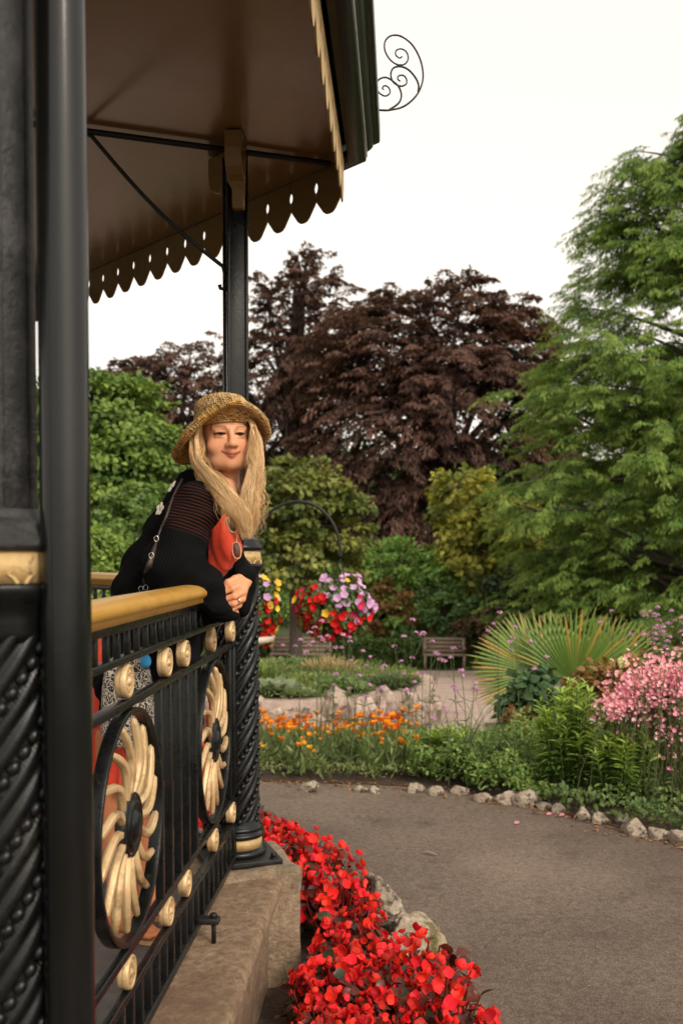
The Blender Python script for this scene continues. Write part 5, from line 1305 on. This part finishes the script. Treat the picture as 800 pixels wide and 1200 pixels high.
def skinmat():
    m, nt, b = newmat('skin'); a = nt.nodes.new('ShaderNodeAttribute'); a.attribute_name = 'Col'; L(nt, a.outputs['Color'], b.inputs['Base Color'])
    b.inputs['Roughness'].default_value = .48; b.inputs['Subsurface Weight'].default_value = .10; b.inputs['Subsurface Radius'].default_value = (1, .4, .25); b.inputs['Subsurface Scale'].default_value = .0012
    bw_ = nt.nodes.new('ShaderNodeRGBToBW'); L(nt, a.outputs['Color'], bw_.inputs['Color']); mu_ = nt.nodes.new('ShaderNodeMath'); mu_.operation = 'MULTIPLY'; mu_.inputs[1].default_value = .75; L(nt, bw_.outputs['Val'], mu_.inputs[0]); L(nt, mu_.outputs[0], b.inputs['Specular IOR Level'])
    tc = nt.nodes.new('ShaderNodeTexCoord'); n = nt.nodes.new('ShaderNodeTexNoise'); n.inputs['Scale'].default_value = 420; L(nt, tc.outputs['Object'], n.inputs['Vector'])
    bp = nt.nodes.new('ShaderNodeBump'); bp.inputs['Strength'].default_value = .08; bp.inputs['Distance'].default_value = .002; L(nt, n.outputs['Fac'], bp.inputs['Height']); L(nt, bp.outputs['Normal'], b.inputs['Normal'])
    return m
M['skin'] = skinmat()
PO = WA([-.82, 3.02, ZF])
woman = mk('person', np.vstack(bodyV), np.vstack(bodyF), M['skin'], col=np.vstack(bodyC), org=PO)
tag(woman, 'smiling woman in a straw hat and black cardigan leaning on the gold handrail', 'person')
# ---- cardigan
f5 = Field((-1.13, 2.58, .98), (-.36, 3.44, 1.93), .0048)
f5.ell(at(250, 594, 3.03), (.075, .13, .050), .03)
f5.cone(at(230, 590, 2.885), at(266, 590, 3.18), .058, .048, .04)
f5.cone(at(243, 614, 3.04), at(192, 700, 3.04), .105, .136, .05)
f5.cone(at(190, 700, 3.04), at(172, 800, 3.02), .148, .152, .04)
f5.cone(at(172, 800, 3.02), at(176, 872, 3.02), .152, .150, .04)
f5.cone(at(222, 566, 3.0), at(176, 668, 3.02), .040, .088, .03)
f5.cone(at(212, 712, 2.95), at(252, 716, 2.98), .055, .035, .03)
f5.cone(at(192, 730, 2.93), at(196, 905, 2.96), .105, .095, .03)
f5.cone(at(228, 590, 2.87), at(203, 665, 2.81), .064, .082, .025)
f5.cone(at(203, 662, 2.81), at(243, 687, 2.90), .080, .056, .03)
f5.cone(at(241, 690, 2.90), at(250, 710, 2.90), .045, .034, .02); f5.cone(at(222, 690, 2.84), at(256, 714, 2.91), .040, .028, .03)
f5.cone(at(256, 692, 2.95), at(247, 692, 2.90), .026, .038, .015); f5.cone(at(262, 718, 2.925), at(276, 722, 2.955), .022, .016, .03)
f5.cone(at(268, 600, 3.18), at(270, 655, 3.22), .044, .040, .02); f5.cone(at(270, 655, 3.22), at(286, 675, 3.09), .040, .034, .02)
f5.cone(at(286, 674, 3.09), at(287.5, 677, 3.01), .034, .026, .01); f5.cone(at(289, 684, 3.07), at(286, 716, 3.05), .026, .020, .02); f5.cone(at(262, 682, 3.03), at(271, 674, 3.08), .030, .030, .02); f5.cone(at(279, 628, 3.0), at(281, 672, 3.0), .012, .020, .01)
P = f5.P
f5.f += (.0050*np.sin(P[..., 2]*46+P[..., 0]*30+np.sin(P[..., 1]*19)*1.4)*np.sin(P[..., 0]*21-P[..., 2]*17+P[..., 1]*23)+.0028*np.sin(P[..., 2]*95+P[..., 1]*60-P[..., 0]*70)).astype(np.float32)
# opening at the front, where the top shows
f5.ell(at(267, 632, 2.87), (.026, .07, .092), .010, sub=True)
f5.ell(at(236, 563, 2.985), (.034, .05, .022), .015)
# cuff mouth
f5.ell(at(277, 691, 2.93), (.032, .045, .030), .006, sub=True)
CV, CF = f5.mesh(); CV = relax(CV, CF, 1, .5)
sA, sB = at(226, 586, 2.87), at(203, 664, 2.81); sd0 = nrm(sB-sA); rel = CV-sA; sco = rel@sd0
e1 = nrm(np.cross(sd0, [0, 1, 0])); e2 = np.cross(sd0, e1); pr_ = rel-sco[:, None]*sd0; the = np.arctan2(pr_@e1, pr_@e2)
near = np.clip((.115-np.linalg.norm(pr_, axis=1))/.02, 0, 1)
yk = np.clip((.118-sco)/.008, 0, 1)*np.clip((sco+.035)/.008, 0, 1)*near
AUX = np.stack([yk, sco+.5, the*.075+.5], 1)
def knit():
    m, nt, b = newmat('black_knit'); N = nt.nodes.new
    a = N('ShaderNodeAttribute'); a.attribute_name = 'Aux'; sp = N('ShaderNodeSeparateColor'); L(nt, a.outputs['Color'], sp.inputs['Color'])
    tc = N('ShaderNodeTexCoord'); xyz = N('ShaderNodeSeparateXYZ'); L(nt, tc.outputs['Object'], xyz.inputs[0])
    def mth(op, *v):
        n = N('ShaderNodeMath'); n.operation = op
        for i, q in enumerate(v):
            if isinstance(q, (int, float)): n.inputs[i].default_value = q
            else: L(nt, q, n.inputs[i])
        return n.outputs[0]
    rows = mth('SINE', mth('MULTIPLY', sp.outputs['Green'], 2*pi/.0098)); ribs = mth('MULTIPLY', mth('SINE', mth('MULTIPLY', sp.outputs['Blue'], 2*pi/.0085)), .35)
    h = N('ShaderNodeMix'); L(nt, sp.outputs['Red'], h.inputs['Factor']); L(nt, ribs, h.inputs['A']); L(nt, rows, h.inputs['B'])
    gap = mth('MULTIPLY', mth('GREATER_THAN', mth('MULTIPLY', rows, -1), .25), sp.outputs['Red'])
    mx = N('ShaderNodeMix'); mx.data_type = 'RGBA'; L(nt, gap, mx.inputs['Factor']); mx.inputs['A'].default_value = (.0055, .0055, .006, 1); mx.inputs['B'].default_value = (.045, .015, .011, 1)
    L(nt, mx.outputs['Result'], b.inputs['Base Color']); b.inputs['Roughness'].default_value = .95; b.inputs['Specular IOR Level'].default_value = .06
    bp = N('ShaderNodeBump'); bp.inputs['Strength'].default_value = .7; bp.inputs['Distance'].default_value = .003; L(nt, h.outputs['Result'], bp.inputs['Height']); L(nt, bp.outputs['Normal'], b.inputs['Normal'])
    return m
M['knit'] = knit()
card = mk('cardigan', CV, CF, M['knit'], woman, attr2=AUX)
# ---- red dress
f6 = Field((-1.10, 2.74, .90), (-.38, 3.34, 1.93), .006)
f6.ell(at(262, 616, 2.99), (.046, .060, .135), .03); f6.cone(at(261, 640, 2.99), at(236, 684, 3.04), .054, .05, .03)
f6.cone(at(215, 690, 3.05), at(178, 760, 3.06), .07, .10, .03)
f6.cone(at(158, 770, 3.06), at(174, 905, 3.06), .145, .20, .03)
P = f6.P; ang = np.arctan2(P[..., 1]-3.0, P[..., 0]+.77)
f6.f += (.006*np.sin(ang*26+1.2*np.sin(P[..., 2]*5))*np.clip((1.5-P[..., 2])*2, 0, 1)+.004*np.sin(P[..., 2]*40+P[..., 0]*35)*np.clip((P[..., 2]-1.5)*6, 0, 1)+.0030*np.sin((P[..., 0]-P[..., 1]*.6)*190+P[..., 2]*14)*np.clip((P[..., 2]-1.5)*6, 0, 1)).astype(np.float32)
f6.f = np.maximum(f6.f, (.945+.02*np.sin(ang*5)-P[..., 2]).astype(np.float32))
DV, DF = f6.mesh(); DV = relax(DV, DF, 1, .5)
M['red'] = pmat('coral_red_cloth', (.72, .055, .022), (.82, .085, .04), 30, .75, .85, .35, 260, spec=.2, sheen=.2)
mk('dress', DV, DF, M['red'], woman)
BV = BVHTree.FromPolygons([Vector(v) for v in np.vstack([CV, DV])], np.vstack([CF, DF+len(CV)]).tolist())
def hit(px, py, off=.004):
    d = nrm(at(px, py, 3.0)-CAM); loc, no, _, _ = BV.ray_cast(Vector(CAM), Vector(d), 8)
    if loc is None: p = at(px, py, 2.95); return p, -d
    no = np.array(no); no = -no if no@d > 0 else no
    return np.array(loc)+no*off, no
# ---- embroidered pale flowers on the back
for px, py, s in ((202, 571, .020), (188, 597, .021)):
    p, no = hit(px, py, .003); u = nrm(np.cross(no, [0, 0, 1])); v = np.cross(u, no); u = u*.62; b = MB()
    for k in range(5):
        a = 2*pi*k/5+.4; c = p+(u*cos(a)+v*sin(a))*s*.62
        V = ICO2[0]*WA([s*.5, s*.42, .003]); V = V[:, :1]*(u*cos(a)+v*sin(a))+V[:, 1:2]*(-u*sin(a)+v*cos(a))+V[:, 2:]*no+c; b.add(V, ICO2[1])
    b.build('flower_patch', pmat('cream_thread', (.55, .48, .40), (.65, .58, .5), 60, .9, bump=.4, bscale=300), woman)
# ---- hat, in head space: crown, drooping brim, rolled rim
nphi, = (560,); phi = np.linspace(0, 2*pi, nphi, endpoint=False)      # 0 = forward, towards her left
cf, sf = np.cos(phi), np.sin(phi)
def brimz(c, s):      # outer height of the brim round the head
    return .072*np.clip(c, 0, 1)**1.3-.040*(s < 0)*np.abs(s)**1.5-.012*(s > 0)*np.abs(s)**1.5-.050*np.clip(-c, 0, 1)+.012
prof = []
for t in np.linspace(0, 1, 64):
    a = t*pi/2; prof.append(('c', .083*sin(a)**.85, .065+.058*cos(a)**.75))
for t in np.linspace(0, 1, 22)[1:]: prof.append(('s', t, 0))
for t in np.linspace(0, 1, 64)[1:]: prof.append(('b', t, 0))
for t in np.linspace(0, 1, 30)[1:]: prof.append(('r', t, 0))
for t in np.linspace(0, 1, 50)[1:]: prof.append(('u', t, 0))
rows = []; sl = []
ex, ey = 1.0, 1.18
for kind, a, bq in prof:
    if kind == 'c': r = np.full(nphi, a); z = np.full(nphi, bq)
    elif kind == 's': r = np.full(nphi, .083+.004*a); z = np.full(nphi, .065-.030*a)
    else:
        ro = .142-.016*np.clip(cf, 0, 1)**2+.004*(sf < 0)*np.abs(sf)-.011*(sf > 0)*sf; zi = .035; zo = brimz(cf, sf)
        if kind == 'b': r = .086+(ro-.086)*a; z = zi+(zo-zi)*a**1.25+.012*np.sin(a*pi)*(1)
        elif kind == 'r': th = a*pi*1.15; r = ro+.0125*np.sin(th); z = zo-.0115*(1-np.cos(th))
        else: r = (ro-.004)+(.084-(ro-.004))*a; z = (zo-.022)+(zi-.012-(zo-.022))*(1-(1-a)**1.25)+.010*np.sin(a*pi)
    x = r*sf*ex; y = r*cf*ey-.012
    rows.append(np.stack([x, y, z], -1))
HT = np.array(rows); ht_n = len(HT)
# tilt the hat back a touch and to her right
ta = R(4); q = np.array([[1, 0, 0], [0, cos(ta), -sin(ta)], [0, sin(ta), cos(ta)]]); tb = R(-3); q2 = np.array([[cos(tb), 0, sin(tb)], [0, 1, 0], [-sin(tb), 0, cos(tb)]])
HT = HT@q.T@q2.T+np.array([0, 0, .006])
dl = np.linalg.norm(np.diff(HT, axis=0), axis=-1).mean(1); sl = np.concatenate([[0], np.cumsum(dl)])
du = np.gradient(HT, axis=0); dv = np.roll(HT, -1, 1)-np.roll(HT, 1, 1); nn = nrm(np.cross(dv, du))
ROW = .0068; ri = sl/ROW; row = np.floor(ri).astype(int); fr = ri-row
rad_row = np.linalg.norm(HT[..., :2], axis=-1).mean(1); cnt = np.maximum(6, np.round(2*pi*np.maximum(rad_row, .004)/.0082)).astype(int)
rc = np.array([cnt[row == k][0] for k in row])
HTf = HT.reshape(-1, 3); jt = vnoise(HTf, 55., 21, 2).reshape(HT.shape[:2]); jt2 = vnoise(HTf, 230., 22, 2).reshape(HT.shape[:2]); jt3 = vnoise(HTf, 24., 23, 2).reshape(HT.shape[:2])
st_ph = phi[None]*rc[:, None]+(row % 2)[:, None]*pi+fr[:, None]*1.6*np.where(row % 2, 1, -1)[:, None]+1.6*jt
pat = np.abs(np.sin(st_ph/2))**.6*(np.sin(np.clip(fr[:, None]+.16*jt, 0, 1)*pi)**.5)
HT2 = HT+nn*((pat-.5)*.0034+.0014*jt2+.003*jt3)[..., None]
cA, cB, cD = WA([.55, .37, .18]), WA([.50, .25, .055]), WA([.065, .048, .020])
crn = (sl < .20)[:, None]*np.ones_like(phi)[None]
mixv = np.clip(.62-.45*crn+.9*jt3+.9*jt2, 0, 1)[..., None]
hc = cA*(1-mixv)+cB*mixv; dk = np.clip((.50+.10*crn-pat+.55*jt2+.25*jt)/.22, 0, 1)[..., None]; hc = hc*(1-dk)+cD*dk
M['straw'] = pmat('woven_straw', (.5, .3, .1), None, rough=.75, spec=.2)
_nt = M['straw'].node_tree; _a = _nt.nodes.new('ShaderNodeAttribute'); _a.attribute_name = 'Col'; L(_nt, _a.outputs['Color'], _nt.nodes['Principled BSDF'].inputs['Base Color'])
HTW = H2W(HT2.reshape(-1, 3))
mk('straw_hat', HTW, gridF(ht_n, nphi, False, True), M['straw'], woman, col=hc.reshape(-1, 3))
# ---- hair: locks of fine strands along guide paths
HBV = BVHTree.FromPolygons([Vector(v) for v in CV], CF.tolist())
def lock(guide, n, rad, wave=.004, ca=(.36, .19, .07), cb=(.88, .60, .29), seed=0, sr=.0011, m=34):
    g = np.random.default_rng(seed)
    P = smooth_path(np.array([at(*p) for p in guide]), 12)
    t = np.linspace(0, 1, len(P)); tt = np.linspace(0, 1, m); C = np.stack([np.interp(tt, t, P[:, i]) for i in range(3)], -1)
    rr = np.interp(tt, np.linspace(0, 1, len(rad)), rad)
    T = nrm(np.gradient(C, axis=0)); A = nrm(np.cross(T, [0, 1, 0])); B = np.cross(T, A)
    a = g.uniform(0, 2*pi, (n, 1)); q = np.sqrt(g.uniform(0, 1, (n, 1))); tw = g.normal(0, 1.1, (n, 1))
    cl = g.integers(0, 14, n); cph = np.random.default_rng(seed+50).uniform(0, 6.28, 14); cfq = np.random.default_rng(seed+51).uniform(1.6, 3.0, 14)
    an = a+tw*tt[None]+.3*np.sin(tt[None]*5+a)
    off = rr[None]*q
    wv = wave*np.sin(tt[None]*2*pi*cfq[cl][:, None]+cph[cl][:, None])*(.25+tt[None])
    X = C[None]+A[None]*(off*np.cos(an)+wv)[..., None]+B[None]*(off*np.sin(an)*.8+wv*.6*np.cos(tt[None]*9+a))[..., None]
    X[..., 2] -= .0
    ln = g.uniform(.80, 1.0, n)                         # uneven ends
    idx = ln[:, None]*np.linspace(0, m-1, m)[None]; i0 = np.floor(idx).astype(int); i1 = np.minimum(i0+1, m-1); f = (idx-i0)[..., None]
    X = np.take_along_axis(X, i0[..., None].repeat(3, -1), 1)*(1-f)+np.take_along_axis(X, i1[..., None].repeat(3, -1), 1)*f
    R_ = sr*g.uniform(.7, 1.3, (n, 1))*np.interp(tt, [0, .1, .8, 1], [.8, 1, 1, .25])[None]
    V, F = tubes(X, R_, 4)
    k = np.clip(g.beta(2.2, 1.6, (n, 1))+.10*np.sin(cl*2.1)[:, None]+.12*(tt[None]-.5), 0, 1)
    col = np.asarray(ca)*(1-k[..., None])+np.asarray(cb)*k[..., None]
    return V, F, np.repeat(col.reshape(-1, 3), 4, 0)
hb_ = MB()
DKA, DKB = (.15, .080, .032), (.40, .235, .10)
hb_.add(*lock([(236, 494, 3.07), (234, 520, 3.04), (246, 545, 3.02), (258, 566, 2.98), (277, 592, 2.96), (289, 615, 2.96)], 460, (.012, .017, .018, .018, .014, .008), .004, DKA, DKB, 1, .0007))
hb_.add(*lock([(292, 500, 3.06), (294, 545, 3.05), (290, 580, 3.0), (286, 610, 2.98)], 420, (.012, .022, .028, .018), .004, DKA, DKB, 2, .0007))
# her right side: from the temple, past the jaw, across the chest
hb_.add(*lock([(238, 488, 3.0), (228, 510, 2.965), (227, 524, 2.945), (229, 538, 2.915), (239, 553, 2.87), (253, 567, 2.842), (265, 583, 2.828), (277, 597, 2.828), (285, 609, 2.838), (289, 633, 2.855)], 1300, (.004, .008, .010, .011, .0135, .016, .020, .018, .015, .004), .011, seed=3, sr=.00048))
hb_.add(*lock([(238, 488, 3.0), (232, 512, 2.965), (229, 530, 2.94), (238, 556, 2.87), (265, 590, 2.835), (287, 626, 2.85)], 380, (.004, .007, .009, .012, .012, .004), .008, (.26, .14, .052), (.66, .43, .19), seed=4, sr=.00048))
hb_.add(*lock([(241, 488, 2.99), (231, 508, 2.95), (231, 526, 2.92), (234, 541, 2.885), (246, 557, 2.845), (262, 574, 2.822), (281, 596, 2.822), (290, 622, 2.835)], 380, (.002, .004, .005, .007, .010, .012, .010, .003), .007, cb=(.95, .70, .38), seed=5, sr=.0005))
# her left side
hb_.add(*lock([(291, 488, 3.01), (298, 503, 2.99), (302, 520, 2.985), (301, 545, 2.965), (295, 575, 2.94), (290, 603, 2.93), (289, 630, 2.935)], 1350, (.003, .005, .008, .014, .020, .021, .006), .012, seed=6, sr=.00048))
hb_.add(*lock([(292, 488, 3.02), (299, 510, 3.0), (299, 530, 2.99), (299, 555, 2.975), (298, 585, 2.96), (296, 608, 2.955), (294, 627, 2.955)], 480, (.003, .005, .007, .010, .014, .013, .004), .009, (.28, .15, .055), (.72, .47, .21), seed=7, sr=.00048))
hb_.add(*lock([(291, 490, 3.0), (298, 506, 2.975), (299, 530, 2.965), (294, 560, 2.93), (288, 586, 2.915), (291, 614, 2.915)], 380, (.002, .003, .006, .010, .013, .004), .008, cb=(.95, .70, .38), seed=8, sr=.0005))
# loose flyaways
hb_.add(*lock([(234, 500, 2.97), (231, 520, 2.95), (236, 545, 2.90), (264, 585, 2.83), (286, 628, 2.85)], 80, (.006, .012, .016, .028, .016), .022, seed=9, sr=.0004))
hb_.add(*lock([(297, 500, 2.98), (298, 545, 2.95), (296, 590, 2.94), (292, 632, 2.94)], 110, (.006, .020, .034, .022), .022, seed=10, sr=.0004))
def hairmat():
    m, nt, b = newmat('blond_hair'); a = nt.nodes.new('ShaderNodeAttribute'); a.attribute_name = 'Col'; L(nt, a.outputs['Color'], b.inputs['Base Color'])
    b.inputs['Roughness'].default_value = .38; b.inputs['Specular IOR Level'].default_value = .45; b.inputs['Sheen Weight'].default_value = .1; return m
M['hair'] = hairmat()
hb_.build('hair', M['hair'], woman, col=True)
# ring
r0, r1 = ath(*mcp[2]), ath(281, 704.5, 2.917); rc_ = r0*.35+r1*.65; ax = nrm(r1-r0); u = nrm(np.cross(ax, [0, 0, 1])); v = np.cross(ax, u)
a = np.linspace(0, 2*pi, 28, endpoint=False); P = rc_+.0108*(np.cos(a)[:, None]*u+np.sin(a)[:, None]*v); P = np.vstack([P, P[:2]])
b = MB(); b.add(*tubes(P, .0017, 6)); sd_ = nrm(CAM-rc_); sd_ = nrm(sd_-ax*(sd_@ax)); b.add(ICO2[0]*.0052+rc_+sd_*.0125, ICO2[1])
mk('ring', *b.get(), pmat('silver', (.7, .68, .62), None, rough=.2, metal=1), woman)
# sandals
b = MB()
for (axx, ay, tx, ty) in [(-.845, 2.93, -.745, 2.875), (-.80, 3.08, -.70, 3.04)]:
    d = nrm(WA([tx-axx, ty-ay, 0])); h = WA([axx, ay, .506])-d*.045; n_ = 18
    th = np.linspace(0, 2*pi, 36, endpoint=False); Ls = np.linalg.norm([tx-axx, ty-ay])+.09
    xl = (Ls/2+.006)*np.cos(th); yl = (.036+.008*np.cos(th))*np.sin(th); ctr = h+d*Ls/2; pp_ = WA([-d[1], d[0], 0])
    ring_ = ctr+xl[:, None]*d+yl[:, None]*pp_
    V = np.vstack([ring_+[0, 0, -.004], ring_+[0, 0, .008], [ctr+[0, 0, .008]], [ctr+[0, 0, -.004]]])
    F = [[i, (i+1) % 36, 36+(i+1) % 36, 36+i] for i in range(36)]; b.add(V, np.array(F)); b.add(V, np.array([[36+i, 36+(i+1) % 36, 72, 72] for i in range(36)])[:, :3])
V, F = b.get(); mk('sandals', V, F, pmat('tan_leather', (.35, .2, .1), (.42, .26, .14), 20, .6), woman)
# ================================================================== SUNGLASSES, BAG
sg_c = hit(272, 630, .012)[0]
sg = thing('sunglasses', 'peach framed sunglasses hooked upright in the red neckline', 'sunglasses', tuple(sg_c))
M['frame'] = pmat('peach_acetate', (.72, .33, .17), None, rough=.25, spec=.5, coat=.3)
M['lens'] = pmat('brown_lens', (.10, .025, .015), None, rough=.08, spec=.6)
b = MB(); lens = []
for (cx_, cy_, rx_, ry_, tl) in ((269, 615, 5.4, 9.5, .35), (274.5, 644.5, 5.0, 10, .12)):
    p, no = hit(cx_, cy_, .010); k = 2.9/FPX; view = nrm(CAM-p); u = nrm(np.cross([0, 0, 1], view)); v = np.cross(view, u)
    u2 = u*cos(tl)+v*sin(tl); v2 = -u*sin(tl)+v*cos(tl); a = np.linspace(0, 2*pi, 30, endpoint=False)
    ex_ = np.sign(np.cos(a))*np.abs(np.cos(a))**.8*rx_*k; ey_ = np.sign(np.sin(a))*np.abs(np.sin(a))**.85*ry_*k
    ringp = p+ex_[:, None]*u2+ey_[:, None]*v2; b.add(*tubes(np.vstack([ringp, ringp[:2]]), .0022, 6)); lens.append((p, ringp, v2*ry_*k, u2*rx_*k))
    V = np.vstack([ringp, [p+view*.003]]); mk('lens', V, np.array([[i, (i+1) % 30, 30] for i in range(30)]), M['lens'], sg)
b.add(*tubes(np.array([lens[0][0]-lens[0][2]*.9+lens[0][3]*.3, (lens[0][0]+lens[1][0])/2+lens[0][3]*.7, lens[1][0]+lens[1][2]*.9+lens[1][3]*.1]), .002, 6))
b.add(*tubes(np.array([lens[0][0]+lens[0][2], lens[0][0]+lens[0][2]*1.1-lens[0][3]*.8, lens[0][0]-lens[0][3]*2.2-lens[0][2]*.3]), .0018, 6))
b.build('frame', M['frame'], sg)
bc0 = at(150, 822, 2.835)
bg_ = thing('shoulder_bag', 'black and white patterned shoulder bag hanging at the hip behind the railing', 'bag', tuple(bc0))
def bagmat():
    m, nt, b = newmat('black_white_weave'); N = nt.nodes.new; tc = N('ShaderNodeTexCoord')
    n = N('ShaderNodeTexNoise'); n.inputs['Scale'].default_value = 30; L(nt, tc.outputs['Object'], n.inputs['Vector'])
    ad = N('ShaderNodeMixRGB'); ad.inputs['Fac'].default_value = .035; L(nt, tc.outputs['Object'], ad.inputs[1]); L(nt, n.outputs['Color'], ad.inputs[2])
    w1 = N('ShaderNodeTexWave'); w1.wave_type = 'RINGS'; w1.inputs['Scale'].default_value = 3.0; w1.inputs['Distortion'].default_value = 0
    v = N('ShaderNodeTexVoronoi'); v.inputs['Scale'].default_value = 78; L(nt, ad.outputs[0], v.inputs['Vector'])
    s = N('ShaderNodeMath'); s.operation = 'MULTIPLY'; L(nt, v.outputs['Distance'], s.inputs[0]); s.inputs[1].default_value = 15
    sn = N('ShaderNodeMath'); sn.operation = 'SINE'; L(nt, s.outputs[0], sn.inputs[0])
    r = N('ShaderNodeValToRGB'); r.color_ramp.interpolation = 'LINEAR'; r.color_ramp.elements[0].position = .42; r.color_ramp.elements[1].position = .58
    r.color_ramp.elements[0].color = (.03, .028, .026, 1); r.color_ramp.elements[1].color = (.62, .55, .46, 1)
    mr = N('ShaderNodeMapRange'); mr.inputs['From Min'].default_value = -1; L(nt, sn.outputs[0], mr.inputs['Value']); L(nt, mr.outputs['Result'], r.inputs['Fac'])
    L(nt, r.outputs['Color'], b.inputs['Base Color']); b.inputs['Roughness'].default_value = .85; nt.nodes.remove(w1); return m
d = nrm(ICO4[0]); sq = np.sign(d)*np.abs(d)**.55; V = sq*WA([.075, .040, .135]); V[:, 0] *= 1-.12*(V[:, 2]/.135); V = V*(1+.02*vnoise(V, 30, 2)[:, None])
q = np.array([[cos(.35), -sin(.35), 0], [sin(.35), cos(.35), 0], [0, 0, 1]]); mk('bag_body', V@q.T+bc0, ICO4[1], bagmat(), bg_)
pb_ = at(171, 775, 2.80); V = nrm(ICO3[0])*WA([.016, .012, .020]); mk('blue_tassel', V+pb_, ICO3[1], pmat('blue_cloth', (.03, .28, .62), (.05, .36, .7), 50, .8), bg_)
pts = [(215, 562), (209, 574), (202, 589), (196, 606), (190, 622), (184, 638), (179, 652), (175, 668), (171, 684), (168, 700)]
P = smooth_path(np.array([hit(x, y, .005)[0] for x, y in pts]+[at(163, 740, 2.82), at(158, 770, 2.83)]), 5)
Nn = np.array([nrm(CAM-p) for p in P]); T = nrm(np.gradient(P, axis=0)); sd_ = nrm(np.cross(T, Nn)); wd_ = np.interp(np.linspace(0, 1, len(P)), [0, .45, .5, .72, .75, 1], [.0038, .0042, .0075, .0105, .006, .006])[:, None]
V = np.stack([P-sd_*wd_, P+Nn*.002, P+sd_*wd_, P-Nn*.003], 1).reshape(-1, 3); mk('strap', V, gridF(len(P), 4, False, True), pmat('dark_brown_leather', (.035, .024, .02), (.06, .042, .034), 30, .45, .6), bg_)
M['buckle'] = pmat('buckle_metal', (.6, .56, .5), None, rough=.25, metal=1)
for x, y in ((186, 633), (179, 652), (172, 690), (166, 691)):
    p, no = hit(x, y, .010); view = nrm(CAM-p); u = nrm(np.cross([0, 0, 1], view)); v = np.cross(view, u); a = np.linspace(0, 2*pi, 18)
    mk('buckle', *tubes(p+.0062*np.cos(a)[:, None]*u+.008*np.sin(a)[:, None]*v, .0014, 5), M['buckle'], bg_)
EXPO = 0.62
# ================================================================== SKY, SUN, CAMERA, RENDER
SUN_EL, SUN_AZ = R(36), R(142)      # azimuth clockwise from +Y (north)
w = bpy.data.worlds.new('World'); S.world = w; w.use_nodes = True
nt = w.node_tree; bg = nt.nodes['Background']
sky = nt.nodes.new('ShaderNodeTexSky'); sky.sky_type = 'NISHITA'; sky.sun_disc = False
sky.sun_elevation = SUN_EL; sky.sun_rotation = SUN_AZ; sky.air_density = 1.0; sky.dust_density = 4.0; sky.ozone_density = 1.0
# overcast veil: the sky's own light evened out to a milky warm white
mx = nt.nodes.new('ShaderNodeMix'); mx.data_type = 'RGBA'; mx.inputs['Factor'].default_value = .86
bw = nt.nodes.new('ShaderNodeRGBToBW'); L(nt, sky.outputs['Color'], bw.inputs['Color'])
cl = nt.nodes.new('ShaderNodeMath'); cl.operation = 'MINIMUM'; cl.inputs[1].default_value = 16; L(nt, bw.outputs['Val'], cl.inputs[0])
ad = nt.nodes.new('ShaderNodeMath'); ad.operation = 'MULTIPLY_ADD'; ad.inputs[1].default_value = .45; ad.inputs[2].default_value = 5.0; L(nt, cl.outputs[0], ad.inputs[0])
tint = nt.nodes.new('ShaderNodeVectorMath'); tint.operation = 'SCALE'; tint.inputs[0].default_value = (1.11, 1.0, .87); L(nt, ad.outputs[0], tint.inputs['Scale'])
L(nt, sky.outputs['Color'], mx.inputs['A']); L(nt, tint.outputs['Vector'], mx.inputs['B']); L(nt, mx.outputs['Result'], bg.inputs['Color'])
bg.inputs['Strength'].default_value = .13
sl = bpy.data.lights.new('sun', 'SUN'); sl.energy = 1.5; sl.angle = R(14); sl.color = (1, .92, .80)
so = bpy.data.objects.new('sun', sl); COL.objects.link(so)
from mathutils import Vector, Matrix
sd = Vector((sin(SUN_AZ)*cos(SUN_EL), cos(SUN_AZ)*cos(SUN_EL), sin(SUN_EL)))
so.rotation_euler = sd.to_track_quat('Z', 'Y').to_euler(); so.location = (6, -6, 12)
cam = bpy.data.cameras.new('camera'); co = bpy.data.objects.new('camera', cam); COL.objects.link(co); S.camera = co
cam.sensor_fit = 'VERTICAL'; cam.sensor_height = 36; cam.sensor_width = 24; cam.lens = 36*FPX/1200; cam.shift_y = (CY-600)/1200
cam.clip_start = .05; cam.clip_end = 1500
mw = Matrix([[_r[0], _u[0], -_f[0], 0], [_r[1], _u[1], -_f[1], 0], [_r[2], _u[2], -_f[2], EYE], [0, 0, 0, 1]])
co.matrix_world = mw
cam.dof.use_dof = True; cam.dof.focus_distance = 3.05; cam.dof.aperture_fstop = 4.5
vs = S.view_settings; vs.view_transform = 'Standard'; vs.look = 'None'; vs.gamma = 1; vs.exposure = EXPO
try: vs.use_curve_mapping = False
except Exception: pass
cy = S.cycles; cy.max_bounces = 7; cy.diffuse_bounces = 4; cy.glossy_bounces = 3; cy.transmission_bounces = 4; cy.transparent_max_bounces = 8
cy.use_denoising = True; cy.denoiser = 'OPENIMAGEDENOISE'; cy.caustics_reflective = False; cy.caustics_refractive = False
cy.use_adaptive_sampling = True; cy.adaptive_threshold = .015
